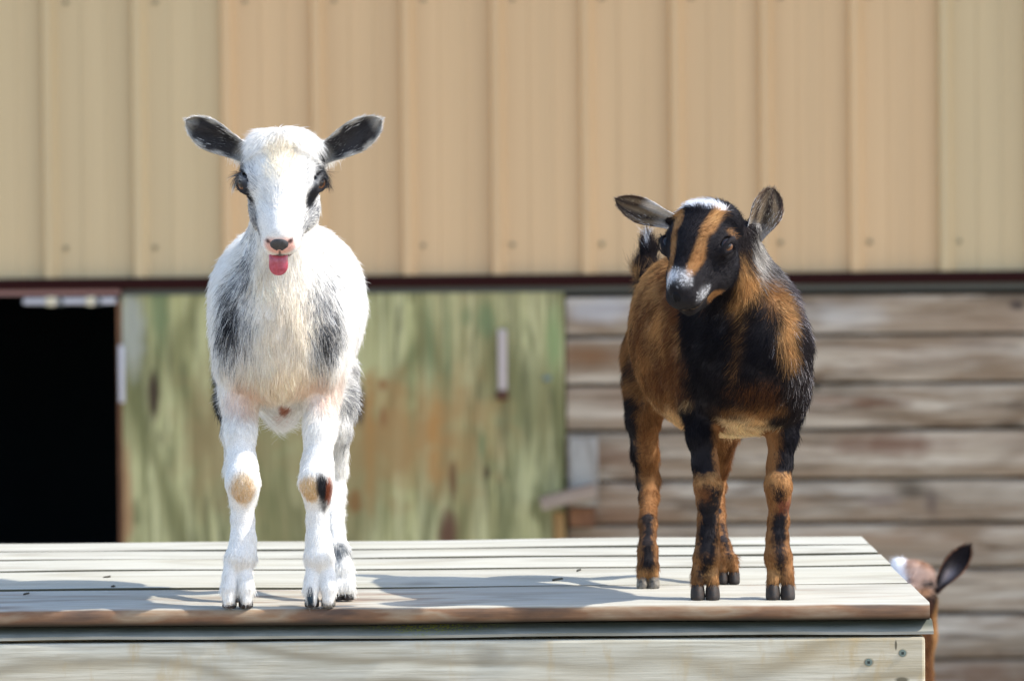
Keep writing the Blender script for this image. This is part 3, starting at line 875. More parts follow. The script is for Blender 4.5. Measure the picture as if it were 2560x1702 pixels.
def ear_mesh(base, tip, W, facing, cup, bulge=0.0, th=0.0016, nu=30, nv=10, twist=0.0, b0=0.62):
    """leaf shaped cupped shell; concave side looks along facing. returns inner grid (positions), all verts, quads"""
    base, tip, facing = (np.array(q, float) for q in (base, tip, facing))
    ax = tip - base; L = np.linalg.norm(ax); ax /= L
    facing = facing - ax * (facing @ ax); facing /= np.linalg.norm(facing)
    side = np.cross(ax, facing)
    V = []
    for layer in (0, 1):
        for i in range(nu + 1):
            u = i / nu
            t = min(1.0, u / 0.6); t = t * t * (3 - 2 * t)
            w = W * (b0 + (1 - b0) * t) * (1 if u < 0.55 else max(0.0, 1 - ((u - 0.55) / 0.452) ** 2.0) ** 0.6)
            w = max(w, W * 0.03)
            cu = cup * (1.6 - 1.1 * u)
            ang = twist * u
            sd = side * math.cos(ang) + facing * math.sin(ang); fc = facing * math.cos(ang) - side * math.sin(ang)
            for j in range(nv + 1):
                v = -1 + 2 * j / nv
                p = base + ax * L * u + sd * w * v * (1 - 0.12 * cu * v * v) + fc * (w * cu * v * v + bulge * math.sin(math.pi * u))
                p = p + fc * 0.0009 * math.sin(9 * u + 5 * v)
                if layer: p = p - fc * th * (1 - 0.6 * v * v)
                V.append(p)
    V = np.array(V, np.float32)
    n1 = (nu + 1) * (nv + 1)
    g = lambda i, j, l: l * n1 + i * (nv + 1) + j
    Q = []
    for i in range(nu):
        for j in range(nv):
            Q.append((g(i, j, 0), g(i + 1, j, 0), g(i + 1, j + 1, 0), g(i, j + 1, 0)))
            Q.append((g(i, j, 1), g(i, j + 1, 1), g(i + 1, j + 1, 1), g(i + 1, j, 1)))
    for i in range(nu):
        Q.append((g(i, 0, 0), g(i, 0, 1), g(i + 1, 0, 1), g(i + 1, 0, 0)))
        Q.append((g(i, nv, 0), g(i + 1, nv, 0), g(i + 1, nv, 1), g(i, nv, 1)))
    for j in range(nv):
        Q.append((g(nu, j, 0), g(nu, j, 1), g(nu, j + 1, 1), g(nu, j + 1, 0)))
        Q.append((g(0, j, 0), g(0, j + 1, 0), g(0, j + 1, 1), g(0, j, 1)))
    Q = np.array(Q)
    # which way do inner faces point?
    n = np.cross(V[Q[0, 2]] - V[Q[0, 0]], V[Q[0, 3]] - V[Q[0, 1]])
    k = 2 * (nv // 2) + 2 * nv * (nu // 2)
    n = np.cross(V[Q[k, 2]] - V[Q[k, 0]], V[Q[k, 3]] - V[Q[k, 1]])
    if n @ facing < 0: Q = Q[:, ::-1]
    u = np.tile(np.repeat(np.linspace(0, 1, nu + 1), nv + 1), 2)
    v = np.tile(np.tile(np.linspace(-1, 1, nv + 1), nu + 1), 2)
    lay = np.repeat([0, 1], n1)
    return V, Q, u, v, lay, ax

class Hairs:
    def __init__(s): s.p, s.c, s.r = [], [], []
    def grow(s, P, Q, N, density, paint, length, comb, lift=0.35, seed=1, width=0.00016, curl=0.25, nseg=4, extra=None, jit=0.2):
        """strands on quads; density per m2 (scalar or callable on centres)"""
        r = np.random.default_rng(seed)
        area = 0.5 * np.linalg.norm(np.cross(P[Q[:, 2]] - P[Q[:, 0]], P[Q[:, 3]] - P[Q[:, 1]]), axis=1)
        ctr = P[Q].mean(1)
        dn = density(ctr, N[Q].mean(1)) if callable(density) else np.full(len(Q), float(density))
        ex = area * dn
        n = np.floor(ex + r.random(len(Q))).astype(int)
        f = np.repeat(np.arange(len(Q)), n)
        if not len(f): return
        a, b = r.random(len(f)), r.random(len(f))
        w = np.stack([(1 - a) * (1 - b), a * (1 - b), a * b, (1 - a) * b], 1)
        root = (P[Q[f]] * w[..., None]).sum(1); nn = (N[Q[f]] * w[..., None]).sum(1)
        nn /= np.linalg.norm(nn, axis=1, keepdims=True) + 1e-9
        L = length(root)
        keep = L > 0.0006
        if extra is not None: keep &= extra(root, nn, f)
        root, nn, L, f = root[keep], nn[keep], L[keep], f[keep]
        m = len(root)
        c = comb(root, nn)
        c = c - nn * (c * nn).sum(1, keepdims=True)
        c /= np.linalg.norm(c, axis=1, keepdims=True) + 1e-6
        bi = np.cross(nn, c)
        # slow clumping noise turns and lifts neighbouring hairs together
        n1 = vnoise(root, 140, seed + 5) + 0.6 * vnoise(root, 420, seed + 6)
        n2 = vnoise(root, 170, seed + 7) + 0.5 * vnoise(root, 500, seed + 8)
        ang = curl * (n1 * 1.3 + r.normal(size=m) * 0.55)
        d = c * np.cos(ang)[:, None] + bi * np.sin(ang)[:, None]
        lf = (lift(root) if callable(lift) else lift) * (1 + 0.5 * n2 + 0.35 * r.normal(size=m))
        lf = np.clip(lf, 0.06, 1.2)
        L = L * np.clip(1 + 0.22 * r.normal(size=m) + 0.15 * n2, 0.35, 1.7)
        t = np.linspace(0, 1, nseg + 1)
        pts = np.empty((m, nseg + 1, 3), np.float32)
        sd = r.normal(size=(m, 3)) * 0.08
        for i, q in enumerate(t):
            pts[:, i] = root - nn * 0.0004 + L[:, None] * (d * (0.75 * q + 0.25 * q * q) + nn * (lf * (q - 0.45 * q * q))[:, None] + sd * q * q)
        col = paint(root, r.random(m).astype(np.float32))
        col = col * np.clip(1 + jit * (r.normal(size=(m, 1)) + 0.5 * n1[:, None]), 0.35, 1.7)
        s.p.append(pts); s.c.append(np.clip(col, 0, 0.95)); s.r.append(np.full(m, width * 1.15) * np.clip(1 + 0.2 * r.normal(size=m), 0.5, 1.6))
    def build(s, parent, name='fur'):
        P = np.concatenate(s.p); C = np.concatenate(s.c); R = np.concatenate(s.r)
        n, k = P.shape[:2]
        cu = bpy.data.hair_curves.new(name)
        cu.add_curves([k] * n)
        P = P - np.array(parent.location, np.float32)
        cu.attributes['position'].data.foreach_set('vector', P.astype(np.float32).ravel())
        ra = cu.attributes.get('radius') or cu.attributes.new('radius', 'FLOAT', 'POINT')
        prof = np.linspace(1, 0.15, k) ** 0.8
        ra.data.foreach_set('value', (R[:, None] * prof[None]).astype(np.float32).ravel())
        ca = cu.attributes.new('coat', 'FLOAT_COLOR', 'CURVE')
        ca.data.foreach_set('color', np.concatenate([C, np.ones((n, 1))], 1).astype(np.float32).ravel())
        cu.materials.append(M['hair'])
        o = bpy.data.objects.new(name, cu); COL.objects.link(o); o.parent = parent
        print('hairs', name, n)
        return o

class Coat:
    """a coat pattern: soft 3D patches of colour on a base colour"""
    def __init__(s, base): s.base = np.array(base, np.float32); s.L = []
    def add(s, c, r, col, soft=0.3, amt=1.0, speck=0.5, wob=0.2, R=None, fr=90, H=None):
        s.L.append((np.array(c, float), np.array(r, float), np.array(col, np.float32), soft, amt, speck, wob, R, fr, H))
    def __call__(s, P, rnd=None, skin=False):
        out = np.tile(s.base, (len(P), 1)).astype(np.float32)
        for i, item in enumerate(s.L):
            if callable(item):
                out = item(P, rnd, out); continue
            c, r, col, soft, amt, speck, wob, R, fr, H = item
            q = (H.loc(P) if H is not None else P) - c
            if H is not None: fq = P
            if R is not None: q = q @ np.array(R).T
            d = np.sqrt(((q / r) ** 2).sum(1))
            if skin: speck = speck * 0.3
            near = d < 1 + soft + wob * 1.5 + 0.6
            if not near.any(): continue
            dn = d[near] + wob * vnoise(P[near], fr, 31 + i, 2) * 1.4
            w = np.clip((1 + soft - dn) / (2 * soft), 0, 1)
            w = w * w * (3 - 2 * w) * amt
            if rnd is not None and speck > 0:
                rr = rnd[near]
                rr = (rr * 7.13 + i * 0.37) % 1.0
                hard = (w > rr).astype(np.float32)
                w = w * (1 - speck) + hard * speck
            out[near] = out[near] * (1 - w[:, None]) + col * w[:, None]
        return out

def leg_layer(A, axis, rules, fr=260, speck=0.5):
    """markings along one leg. axis: (x, y, D, r) photo points down the leg; rules: (y0, y1, ua, ub, va, vb, colour, amt)
    a rule colours the band y0..y1 where the sideways position u lies between ua..ub at its top and va..vb at its bottom"""
    pts = np.array([A(x, y, D) for x, y, D, r in axis]); rr = np.array([r * D / FPX for x, y, D, r in axis])
    zs = pts[:, 2]
    order = np.argsort(zs)
    zr = lambda y: A(axis[0][0], y, axis[0][2])[2]
    def fn(P, rnd, out):
        z = P[:, 2]
        xa = np.interp(z, zs[order], pts[order, 0]); ya = np.interp(z, zs[order], pts[order, 1]); ra = np.interp(z, zs[order], rr[order])
        near = (((P[:, 0] - xa) / ra) ** 2 + ((P[:, 1] - ya) / ra) ** 2 < 1.55 ** 2) & (z < zs.max()) & (z > zs.min() - 0.03)
        if not near.any(): return out
        Q = P[near]
        u = (Q[:, 0] - xa[near]) / ra[near] + 0.12 * vnoise(Q, fr, 71, 2)
        zz = z[near] + 0.0025 * vnoise(Q, fr, 72, 2)
        o = out[near]
        rn = rnd[near] if rnd is not None else np.full(len(Q), 0.5)
        for j, (y0, y1, ua, ub, va, vb, col, amt) in enumerate(rules):
            z0, z1 = zr(y0), zr(y1)
            t = np.clip((z0 - zz) / (z0 - z1), 0, 1)
            lo = ua + (va - ua) * t; hi = ub + (vb - ub) * t
            w = np.clip((u - lo) / 0.5 + 0.5, 0, 1) * np.clip((hi - u) / 0.5 + 0.5, 0, 1) * np.clip((z0 - zz) / 0.007 + 0.5, 0, 1) * np.clip((zz - z1) / 0.007 + 0.5, 0, 1) * amt
            hard = (w > (rn * 5.3 + j * 0.41) % 1.0).astype(np.float32)
            w = w * (1 - speck) + hard * speck
            o = o * (1 - w[:, None]) + np.array(col, np.float32) * w[:, None]
        out[near] = o
        return out
    return fn

def hoof_obj(root, c, yaw, w, h, ln, mat, lean=0.25):
    """one claw: rounded wedge, flat sole on the deck, toe towards the front"""
    rings = []
    bm = bmesh.new()
    n = 16
    for k in range(7):
        t = k / 6
        z = h * t
        sc = (0.86, 0.97, 1.0, 0.97, 0.9, 0.78, 0.5)[k]
        z = h * (0, 0.07, 0.25, 0.5, 0.72, 0.9, 1.0)[k]; t = z / h
        ring = []
        for i in range(n):
            a = 2 * math.pi * i / n
            x = math.cos(a) * w * sc
            y = math.sin(a) * ln * sc * (1.0 if math.sin(a) > 0 else 1.0 - 0.1 * t)
            # pointed toe at -y
            if y < 0: x *= 1 - 0.35 * (abs(math.sin(a)) ** 3)
            y += lean * h * t
            ring.append(bm.verts.new((x, y, z)))
        rings.append(ring)
    for k in range(6):
        for i in range(n):
            bm.faces.new((rings[k][i], rings[k][(i + 1) % n], rings[k + 1][(i + 1) % n], rings[k + 1][i]))
    bm.faces.new(list(reversed(rings[0]))); bm.faces.new(rings[-1])
    me = bpy.data.meshes.new('hoof'); bm.to_mesh(me); bm.free(); me.materials.append(mat)
    me.polygons.foreach_set('use_smooth', [True] * len(me.polygons)); me.set_sharp_from_angle(angle=math.radians(55))
    o = bpy.data.objects.new('hoof', me); COL.objects.link(o); o.parent = root
    o.location = Vector(c) - Vector(root.location); o.rotation_euler = (0, 0, yaw)
    return o

def blob_obj(name, root, c, r, R, mat, sub=3, fn=None):
    bm = bmesh.new(); bmesh.ops.create_icosphere(bm, subdivisions=sub, radius=1)
    for v in bm.verts:
        p = Vector(v.co)
        if fn: p = fn(p)
        q = np.array([p.x * r[0], p.y * r[1], p.z * r[2]]) @ np.array(R) + np.array(c) - np.array(root.location)
        v.co = Vector(q)
    me = bpy.data.meshes.new(name); bm.to_mesh(me); bm.free(); me.materials.append(mat)
    me.polygons.foreach_set('use_smooth', [True] * len(me.polygons))
    o = bpy.data.objects.new(name, me); COL.objects.link(o); o.parent = root
    return o

def nose_pad(root, H, mat, w=22):
    def fn(p):
        # heart like pad: wider on top, pinched below
        q = Vector(p)
        q.x *= 1.0 if q.z > 0 else (1 + 0.55 * q.z)
        if abs(q.x) < 0.18 and q.z < 0.2: q.y -= 0.12
        return q
    blob_obj('nose', root, H.w(0, 190, -8), ((w + 2) * H.k, 15 * H.k, 25 * H.k), H.R, mat, 4, fn)

def finish_goat(root, F, coat, H, length, comb, lift, dens, ears, seed, curl=0.2, jit=0.2):
    P, Q = F.mesh()
    N = vnormals(P, Q)
    body = np_mesh('body', P - np.array(root.location, np.float32), Q, M['skin'], coat(P, np.random.default_rng(5).random(len(P)).astype(np.float32), True))
    o = bpy.data.objects.new('body', body); COL.objects.link(o); o.parent = root
    hs = Hairs()
    hs.grow(P, Q, N, dens, coat, length, comb, lift, seed, curl=curl, jit=jit)
    for (V, EQ, u, v, lay, ax, inner, outer, hl) in ears:
        EN = vnormals(V, EQ)
        colr = np.where((lay == 0)[:, None], inner(u, v, None), outer(u, v, None))
        me = np_mesh('ear', V - np.array(root.location, np.float32), EQ, M['skin'], colr)
        eo = bpy.data.objects.new('ear', me); COL.objects.link(eo); eo.parent = root
        # hair on the ear: look up colour from nearest grid vertex
        def paint(pt, rnd, V=V, colr=colr, u=u, v=v, lay=lay, inner=inner, outer=outer):
            out = np.empty((len(pt), 3), np.float32)
            for a in range(0, len(pt), 4000):
                b = pt[a:a + 4000]
                d = ((b[:, None, :] - V[None]) ** 2).sum(2).argmin(1)
                lc = np.where((lay[d] == 0)[:, None], inner(u[d], v[d], rnd[a:a + 4000]), outer(u[d], v[d], rnd[a:a + 4000]))
                out[a:a + 4000] = lc
            return out
        hs.grow(V, EQ, EN, 900000, paint, lambda r_, hl=hl: np.full(len(r_), hl), lambda r_, n_, ax=ax: np.tile(ax, (len(r_), 1)), 0.25, seed + 60, 0.00013)
    hs.build(root)
    return P, Q, N, o

def head_funcs(H, base_len, base_comb, face=0.0055, poll=0.012, jaw=0.009):
    def mask(P):
        q = H.loc(P)
        d = np.sqrt((q[:, 0] / 105) ** 2 + ((q[:, 1] - 50) / 175) ** 2 + ((q[:, 2] + 12) / 108) ** 2)
        return q, np.clip((1.12 - d) / 0.14, 0, 1)
    def length(P):
        q, m = mask(P)
        L = np.full(len(P), face)
        tpoll = np.clip((10 - q[:, 1]) / 120, 0, 1)
        L = L * (1 - tpoll) + poll * tpoll
        tj = np.clip((-70 - q[:, 2]) / 30, 0, 1) * np.clip((90 - q[:, 1]) / 60, 0, 1)
        L = L * (1 - tj) + jaw * tj
        L = L * (1 - 0.5 * np.clip((q[:, 1] - 110) / 50, 0, 1))
        e = np.sqrt((np.abs(q[:, 0]) - 90) ** 2 + (q[:, 1] - 20) ** 2 + (q[:, 2] - 14) ** 2)
        L = L * np.clip((e - 25) / 16, 0, 1)
        no = np.sqrt((q[:, 0] / 26) ** 2 + ((q[:, 1] - 196) / 20) ** 2 + ((q[:, 2] + 8) / 24) ** 2)
        L = L * np.clip((no - 1.0) / 0.3, 0, 1)
        mo = (np.abs(q[:, 2] + 62) < 9) & (q[:, 1] > 105)
        L = np.where(mo, L * 0.25, L)
        return base_len(P) * (1 - m) + L * m
    def comb(P, N):
        q, m = mask(P)
        sg = np.tanh(q[:, 0] / 25)
        c = (-H.f)[None] * 1.0 + H.s[None] * (0.45 * sg)[:, None] - H.n[None] * 0.15
        low = np.clip((-40 - q[:, 2]) / 30, 0, 1)[:, None]
        c = c * (1 - 0.4 * low) + low * np.array([0, 0.2, -0.8])
        b = base_comb(P, N)
        return b * (1 - m)[:, None] + c * m[:, None]
    return length, comb

# ================================================================== white kid
def white_kid():
    D0 = 4.975
    k = D0 / FPX
    o = on_deck(700, 1515)
    root = empty('goat', (o.x, D0 + 0.04, PLAT))
    tag(root, 'white kid goat with black eye patches facing forward, tongue out, at the platform edge', 'goat', 'goat kids standing on the platform')
    A = lambda x, y, D: np.array(at(x, y, D), float)
    h = 0.0021
    F = Field((at(480, 900, 5.1).x, 4.74, PLAT - 0.004), (at(960, 900, 5.1).x, 5.36, PLAT + 0.53), h)
    e = lambda c, r, kk=0.025: F.ell(A(*c), r, None, kk)
    S = lambda n, D=D0: n * D / FPX
    # trunk
    e((717, 795, 5.10), (S(190), 0.135, S(205)))
    e((718, 725, 5.12), (S(180), 0.12, S(172)))
    e((722, 790, 5.22), (S(168), 0.09, S(190)))
    e((703, 800, 5.015), (S(118), 0.068, S(178)), 0.03)
    e((703, 930, 5.03), (S(95), 0.07, S(80)), 0.02)
    for x in (598, 812):
        e((x, 850, 5.025), (S(56), 0.055, S(150)), 0.02)
    # belly
    e((708, 950, 5.12), (S(100), 0.10, S(78)), 0.03)
    # neck
    F.cone(A(710, 700, 5.05), A(706, 450, 4.965), S(112), S(52), 0.03)
    F.cone(A(706, 740, 4.99), A(704, 560, 4.95), S(74), S(44), 0.03)
    # front legs
    def leg(pts, kk=0.008):
        F.chain([(A(x, y, D), S(r)) for x, y, D, r in pts], kk)
    leg([(600, 900, 5.02, 58), (600, 985, 5.015, 45), (601, 1080, 4.995, 37), (604, 1165, 4.985, 36), (607, 1205, 4.978, 40), (608, 1240, 4.982, 31), (607, 1300, 4.985, 26), (608, 1345, 4.983, 29), (604, 1390, 4.98, 34), (598, 1440, 4.986, 25)])
    leg([(803, 900, 5.02, 58), (801, 985, 5.015, 46), (799, 1080, 4.995, 38), (793, 1165, 4.985, 37), (790, 1205, 4.978, 40), (793, 1240, 4.982, 30), (794, 1300, 4.985, 25), (796, 1345, 4.983, 28), (798, 1390, 4.98, 34), (800, 1440, 4.986, 25)])
    F.ell(A(607, 1203, 4.966), (S(34), S(24), S(42)), None, 0.01)
    F.ell(A(790, 1203, 4.966), (S(34), S(24), S(42)), None, 0.01)
    toes = []
    for cx in (594, 800):
        for q in (-1, 1):
            a, b = (cx + 14 * q, 1385, 4.98), (cx + 22 * q, 1470, 4.973)
            F.cone(A(*a), A(*b), S(17), S(20.5), 0.002)
            F.cone(A(*b), A(cx + 21 * q, 1500, 4.970), S(20), S(14), 0.0015)
            toes.append((cx + 20.5 * q, 4.975))
        F.cone(A(cx - 12, 1425, 5.003), A(cx + 12, 1425, 5.003), S(12), S(12), 0.003)
    # hind legs
    hind = []
    for (xs, q) in (((606, 596, 596, 602, 604, 600), -1), ((830, 838, 834, 836, 848, 857), 1)):
        leg([(xs[0], 930, 5.19, 66), (xs[1], 1010, 5.16, 50), (xs[1], 1070, 5.15, 39), (xs[2], 1170, 5.175, 31), (xs[3], 1215, 5.18, 26), (xs[3], 1290, 5.12, 20), (xs[4], 1375, 5.075, 22), (xs[5], 1420, 5.065, 26)])
        for t in (-1, 1):
            b = (xs[5] + 13 * t, 1470, 5.056)
            F.cone(A(xs[5] + 9 * t, 1425, 5.065), A(*b), S(18), S(18), 0.004)
            hind.append((b[0], 5.058))
    F.ell(A(704, 1015, 5.13), (S(46), 0.05, S(28)), None, 0.02)
    # tail
    F.cone(A(722, 640, 5.30), A(724, 600, 5.335), S(22), S(12), 0.01)
    H = Head(at(706, 454, 4.87), math.radians(1.5), math.radians(50), math.radians(0.5), k * 1.01)
    head_sdf(F, H)
    for (a_, b_) in ((A(640, 385, 4.935), A(594, 372, 4.918)), (A(775, 388, 4.935), A(824, 374, 4.918))):
        F.cone(a_, b_, S(30), S(19), 0.008)
    # coat
    W = (0.86, 0.84, 0.80)
    C = Coat(W)
    cream, grey, blk, tan, pink = (0.84, 0.70, 0.50), (0.16, 0.165, 0.18), (0.018, 0.018, 0.022), (0.62, 0.40, 0.17), (0.80, 0.56, 0.44)
    ink = (0.022, 0.022, 0.026)
    def blob(x, y, D, rx, rz, col, amt=1.0, soft=0.5, speck=0.6, wob=0.25, ry=0.05):
        C.add(A(x, y, D), (S(rx), ry, S(rz)), col, soft, amt, speck, wob)
    blob(704, 850, 4.95, 72, 200, cream, 0.42, 0.7, 0.2)
    blob(704, 960, 4.97, 110, 60, cream, 0.6, 0.6, 0.1)
    blob(605, 990, 4.97, 50, 45, pink, 0.55, 0.8, 0.0); blob(800, 990, 4.97, 50, 45, pink, 0.55, 0.8, 0.0)
    blob(592, 790, 4.98, 46, 130, grey, 0.45, 0.7, 0.95); blob(574, 800, 4.98, 24, 58, ink, 0.8, 0.8, 0.9)
    blob(622, 690, 4.98, 18, 120, grey, 0.35, 0.8, 0.95)
    blob(812, 790, 4.98, 42, 130, grey, 0.45, 0.7, 0.95); blob(816, 848, 4.98, 26, 50, (0.05, 0.05, 0.05), 0.65, 0.8, 0.95)
    blob(535, 1000, 5.17, 26, 80, ink, 0.95, 0.4, 0.8, ry=0.06); blob(886, 1010, 5.18, 30, 100, grey, 0.5, 0.6, 0.95, ry=0.08)
    blob(606, 1244, 4.955, 21, 42, tan, 0.75, 0.6, 0.5, 0.5, ry=0.022)
    blob(780, 1238, 4.955, 20, 38, tan, 0.85, 0.5, 0.5, 0.5, ry=0.022)
    blob(808, 1222, 4.965, 21, 38, blk, 1.0, 0.3, 0.6, 0.35, ry=0.024); blob(810, 1275, 4.965, 14, 38, blk, 1.0, 0.35, 0.6, 0.35, ry=0.024); blob(823, 1225, 4.97, 7, 34, (0.22, 0.06, 0.025), 0.9, 0.4, 0.3, 0.2, ry=0.02)
    blob(775, 1492, 4.965, 9, 26, (0.03, 0.05, 0.07), 1.0, 0.3, 0.4, 0.2, ry=0.02)
    blob(596, 1500, 4.965, 9, 22, (0.03, 0.05, 0.06), 0.9, 0.4, 0.4, 0.2, ry=0.02)
    blob(852, 1385, 5.06, 16, 24, (0.06, 0.08, 0.1), 0.8, 0.5, 0.8, 0.3, ry=0.04)
    blob(716, 1020, 5.05, 17, 20, (0.45, 0.16, 0.07), 0.9, 0.3, 0.2, 0.1, ry=0.08)
    # face, in head coordinates
    hb = lambda c, r, col, amt=1.0, soft=0.35, speck=0.6, wob=0.2, fr=160: C.add(c, r, col, soft, amt, speck, wob, None, fr, H)
    hb((0, 0, 80), (34, 60, 50), (0.84, 0.72, 0.52), 0.7, 0.7, 0.2)
    for q in (-1, 1):
        hb((84 * q, 90, -36), (36, 80, 50), grey, 0.62, 0.6, 0.95)
        hb((58 * q, 125, -40), (24, 50, 40), grey, 0.42, 0.6, 0.95)
        hb((92 * q, 20, 12), (26, 34, 33), ink, 0.98, 0.2, 0.5)
        hb((86 * q, 60, 4), (25, 32, 30), ink, 1.0, 0.22, 0.4, 0.12)
        hb((94 * q, -35, 22), (27, 62, 25), ink, 0.95, 0.25, 0.5)
        hb((78 * q, -10, 38), (14, 20, 14), (0.7, 0.7, 0.7), 0.6, 0.5, 0.9)
        hb((64 * q, 20, 44), (14, 40, 20), grey, 0.3, 0.5, 0.95)
    hb((0, 192, -6), (37, 28, 25), (0.78, 0.42, 0.34), 0.95, 0.25, 0.0, 0.08)
    for q in (-1, 1): hb((29 * q, 195, 3), (9, 14, 6), (0.05, 0.02, 0.02), 0.95, 0.3, 0.0, 0.05)
    hb((0, 192, -36), (2.2, 30, 24), (0.03, 0.03, 0.03), 0.95, 0.4, 0.0, 0.05)
    hb((0, 190, -44), (22, 26, 17), (0.10, 0.10, 0.11), 0.9, 0.4, 0.7, 0.2)
    hb((0, 160, -64), (40, 60, 4.5), (0.10, 0.04, 0.04), 0.9, 0.3, 0.0, 0.05)
    zt = PLAT
    def bl(P):
        z = P[:, 2] - zt
        L = np.full(len(P), 0.0145)
        L = np.where(z < 0.19, 0.0075, L)
        t = np.clip((z - 0.17) / 0.06, 0, 1); L = 0.0052 * (1 - t) + 0.0122 * t
        L = np.where((z < 0.06) & (z > 0.012), 0.0085, L)
        q = np.sqrt(((P[:, 0] - o.x) / 0.06) ** 2 + ((z - 0.36) / 0.07) ** 2)
        L = L * (0.7 + 0.3 * np.clip(q - 0.6, 0, 1))
        hm = np.clip((P[:, 1] - 5.09) / 0.05, 0, 1) * np.clip((z - 0.05) / 0.1, 0, 1)
        L = L * (1 - hm) + np.maximum(L, 0.0115) * hm
        L = np.where((z > 0.17) & (z < 0.21) & (P[:, 1] > 5.03) & (P[:, 1] < 5.2) & (np.abs(P[:, 0] - at(704, 1015, 5.1).x) < 0.02), 0.022, L)
        return L
    def bc(P, N):
        z = P[:, 2] - zt
        c = np.zeros_like(P)
        c[:, 1] = np.where(z > 0.2, 0.55, 0.05); c[:, 2] = -0.85
        front = (P[:, 1] < 5.0) & (z > 0.2)
        c[front, 1] = 0.0
        c[:, 0] += np.where(z > 0.2, 0.15 * np.tanh((P[:, 0] - o.x) / 0.03), 0)
        return c
    length, comb = head_funcs(H, bl, bc, 0.0050, 0.0098, 0.008)
    def lift(P):
        z = P[:, 2] - zt
        return np.where(z < 0.06, 0.10, np.where(z < 0.19, 0.16, 0.30))
    def dens(c, n):
        return np.where(n[:, 1] < 0.35, 620000, 200000)
    din, drim = np.array([0.035, 0.033, 0.035]), np.array([0.22, 0.20, 0.17])
    def inner(u, v, r):
        r = 0.5 if r is None else r
        t = np.clip((np.abs(v) - 0.72 + 0.1 * np.sin(u * 21)) / 0.22, 0, 1)
        t2 = np.clip((u - 0.80) / 0.15, 0, 1) * 0.5
        b = np.clip((0.22 - u) / 0.16, 0, 1)
        w = np.clip(np.maximum(t * 0.9, np.maximum(t2, b * 0.75)), 0, 1)
        c = din[None] * (1 - w[:, None]) + np.array([0.55, 0.52, 0.46])[None] * w[:, None]
        sp = (np.asarray(r) > 0.85) * 0.5
        return c + np.atleast_1d(sp)[..., None] * np.array([0.5, 0.5, 0.48]) * (np.exp(-((u - 0.3) / 0.14) ** 2) + 0.1)[:, None]
    outer = lambda u, v, r: np.tile([0.82, 0.80, 0.77], (len(u), 1))
    ears = []
    D = 4.90
    V = ear_mesh(A(618, 383, D + 0.004), A(466, 301, D - 0.005), S(41), (0.10, -1.0, -0.30), 0.34, 0.004, twist=0.0)
    ears.append((*V, inner, outer, 0.0042))
    V = ear_mesh(A(799, 388, D + 0.004), A(953, 300, D - 0.005), S(43), (-0.10, -1.0, -0.30), 0.34, 0.004, twist=0.0)
    ears.append((*V, inner, outer, 0.0042))
    finish_goat(root, F, C, H, length, comb, lift, dens, ears, 3, 0.16, 0.13)
    make_eyes(root, H)
    nose_pad(root, H, M['nose'])
    # tongue
    def tf(p):
        q = Vector(p)
        wv = 0.97 if q.z > -0.25 else math.sqrt(max(0.0, 1 - ((q.z + 0.25) / 0.76) ** 2)) * 0.97
        q.x = q.x / max(0.12, math.sqrt(max(0.0, 1 - q.z * q.z))) * max(wv, 0.02)
        q.y += 0.5 * q.z * q.z + 0.35 * math.exp(-(q.x / 0.16) ** 2)
        return q
    tc = H.w(-6, 172, -82)
    R = np.array([H.s, np.cross(H.s, -0.35 * H.f + np.array([0, 0, 1.0])) * 1.0, np.array([0, 0, 1.0])])
    R[1] = np.array([0, 1.0, 0]); R[0] = np.array([1.0, 0, 0])
    blob_obj('tongue', root, A(696, 656, H.w(0, 176, -70)[1] - 0.004), (S(24), S(9), S(32)), R, M['tongue'], 4, tf)
    for i, (x, D) in enumerate(toes):
        p = A(x, 1500, D)
        hoof_obj(root, (p[0], D, PLAT + 0.0004), 0, S(18.5), S(30), S(23), M['hoof'] if i in (0, 1, 2) else M['hoofpale'])
    for (x, D) in hind:
        p = A(x, 1490, D)
        hoof_obj(root, (p[0], D, PLAT + 0.0004), 0, S(16), S(30), S(22), M['hoof'])

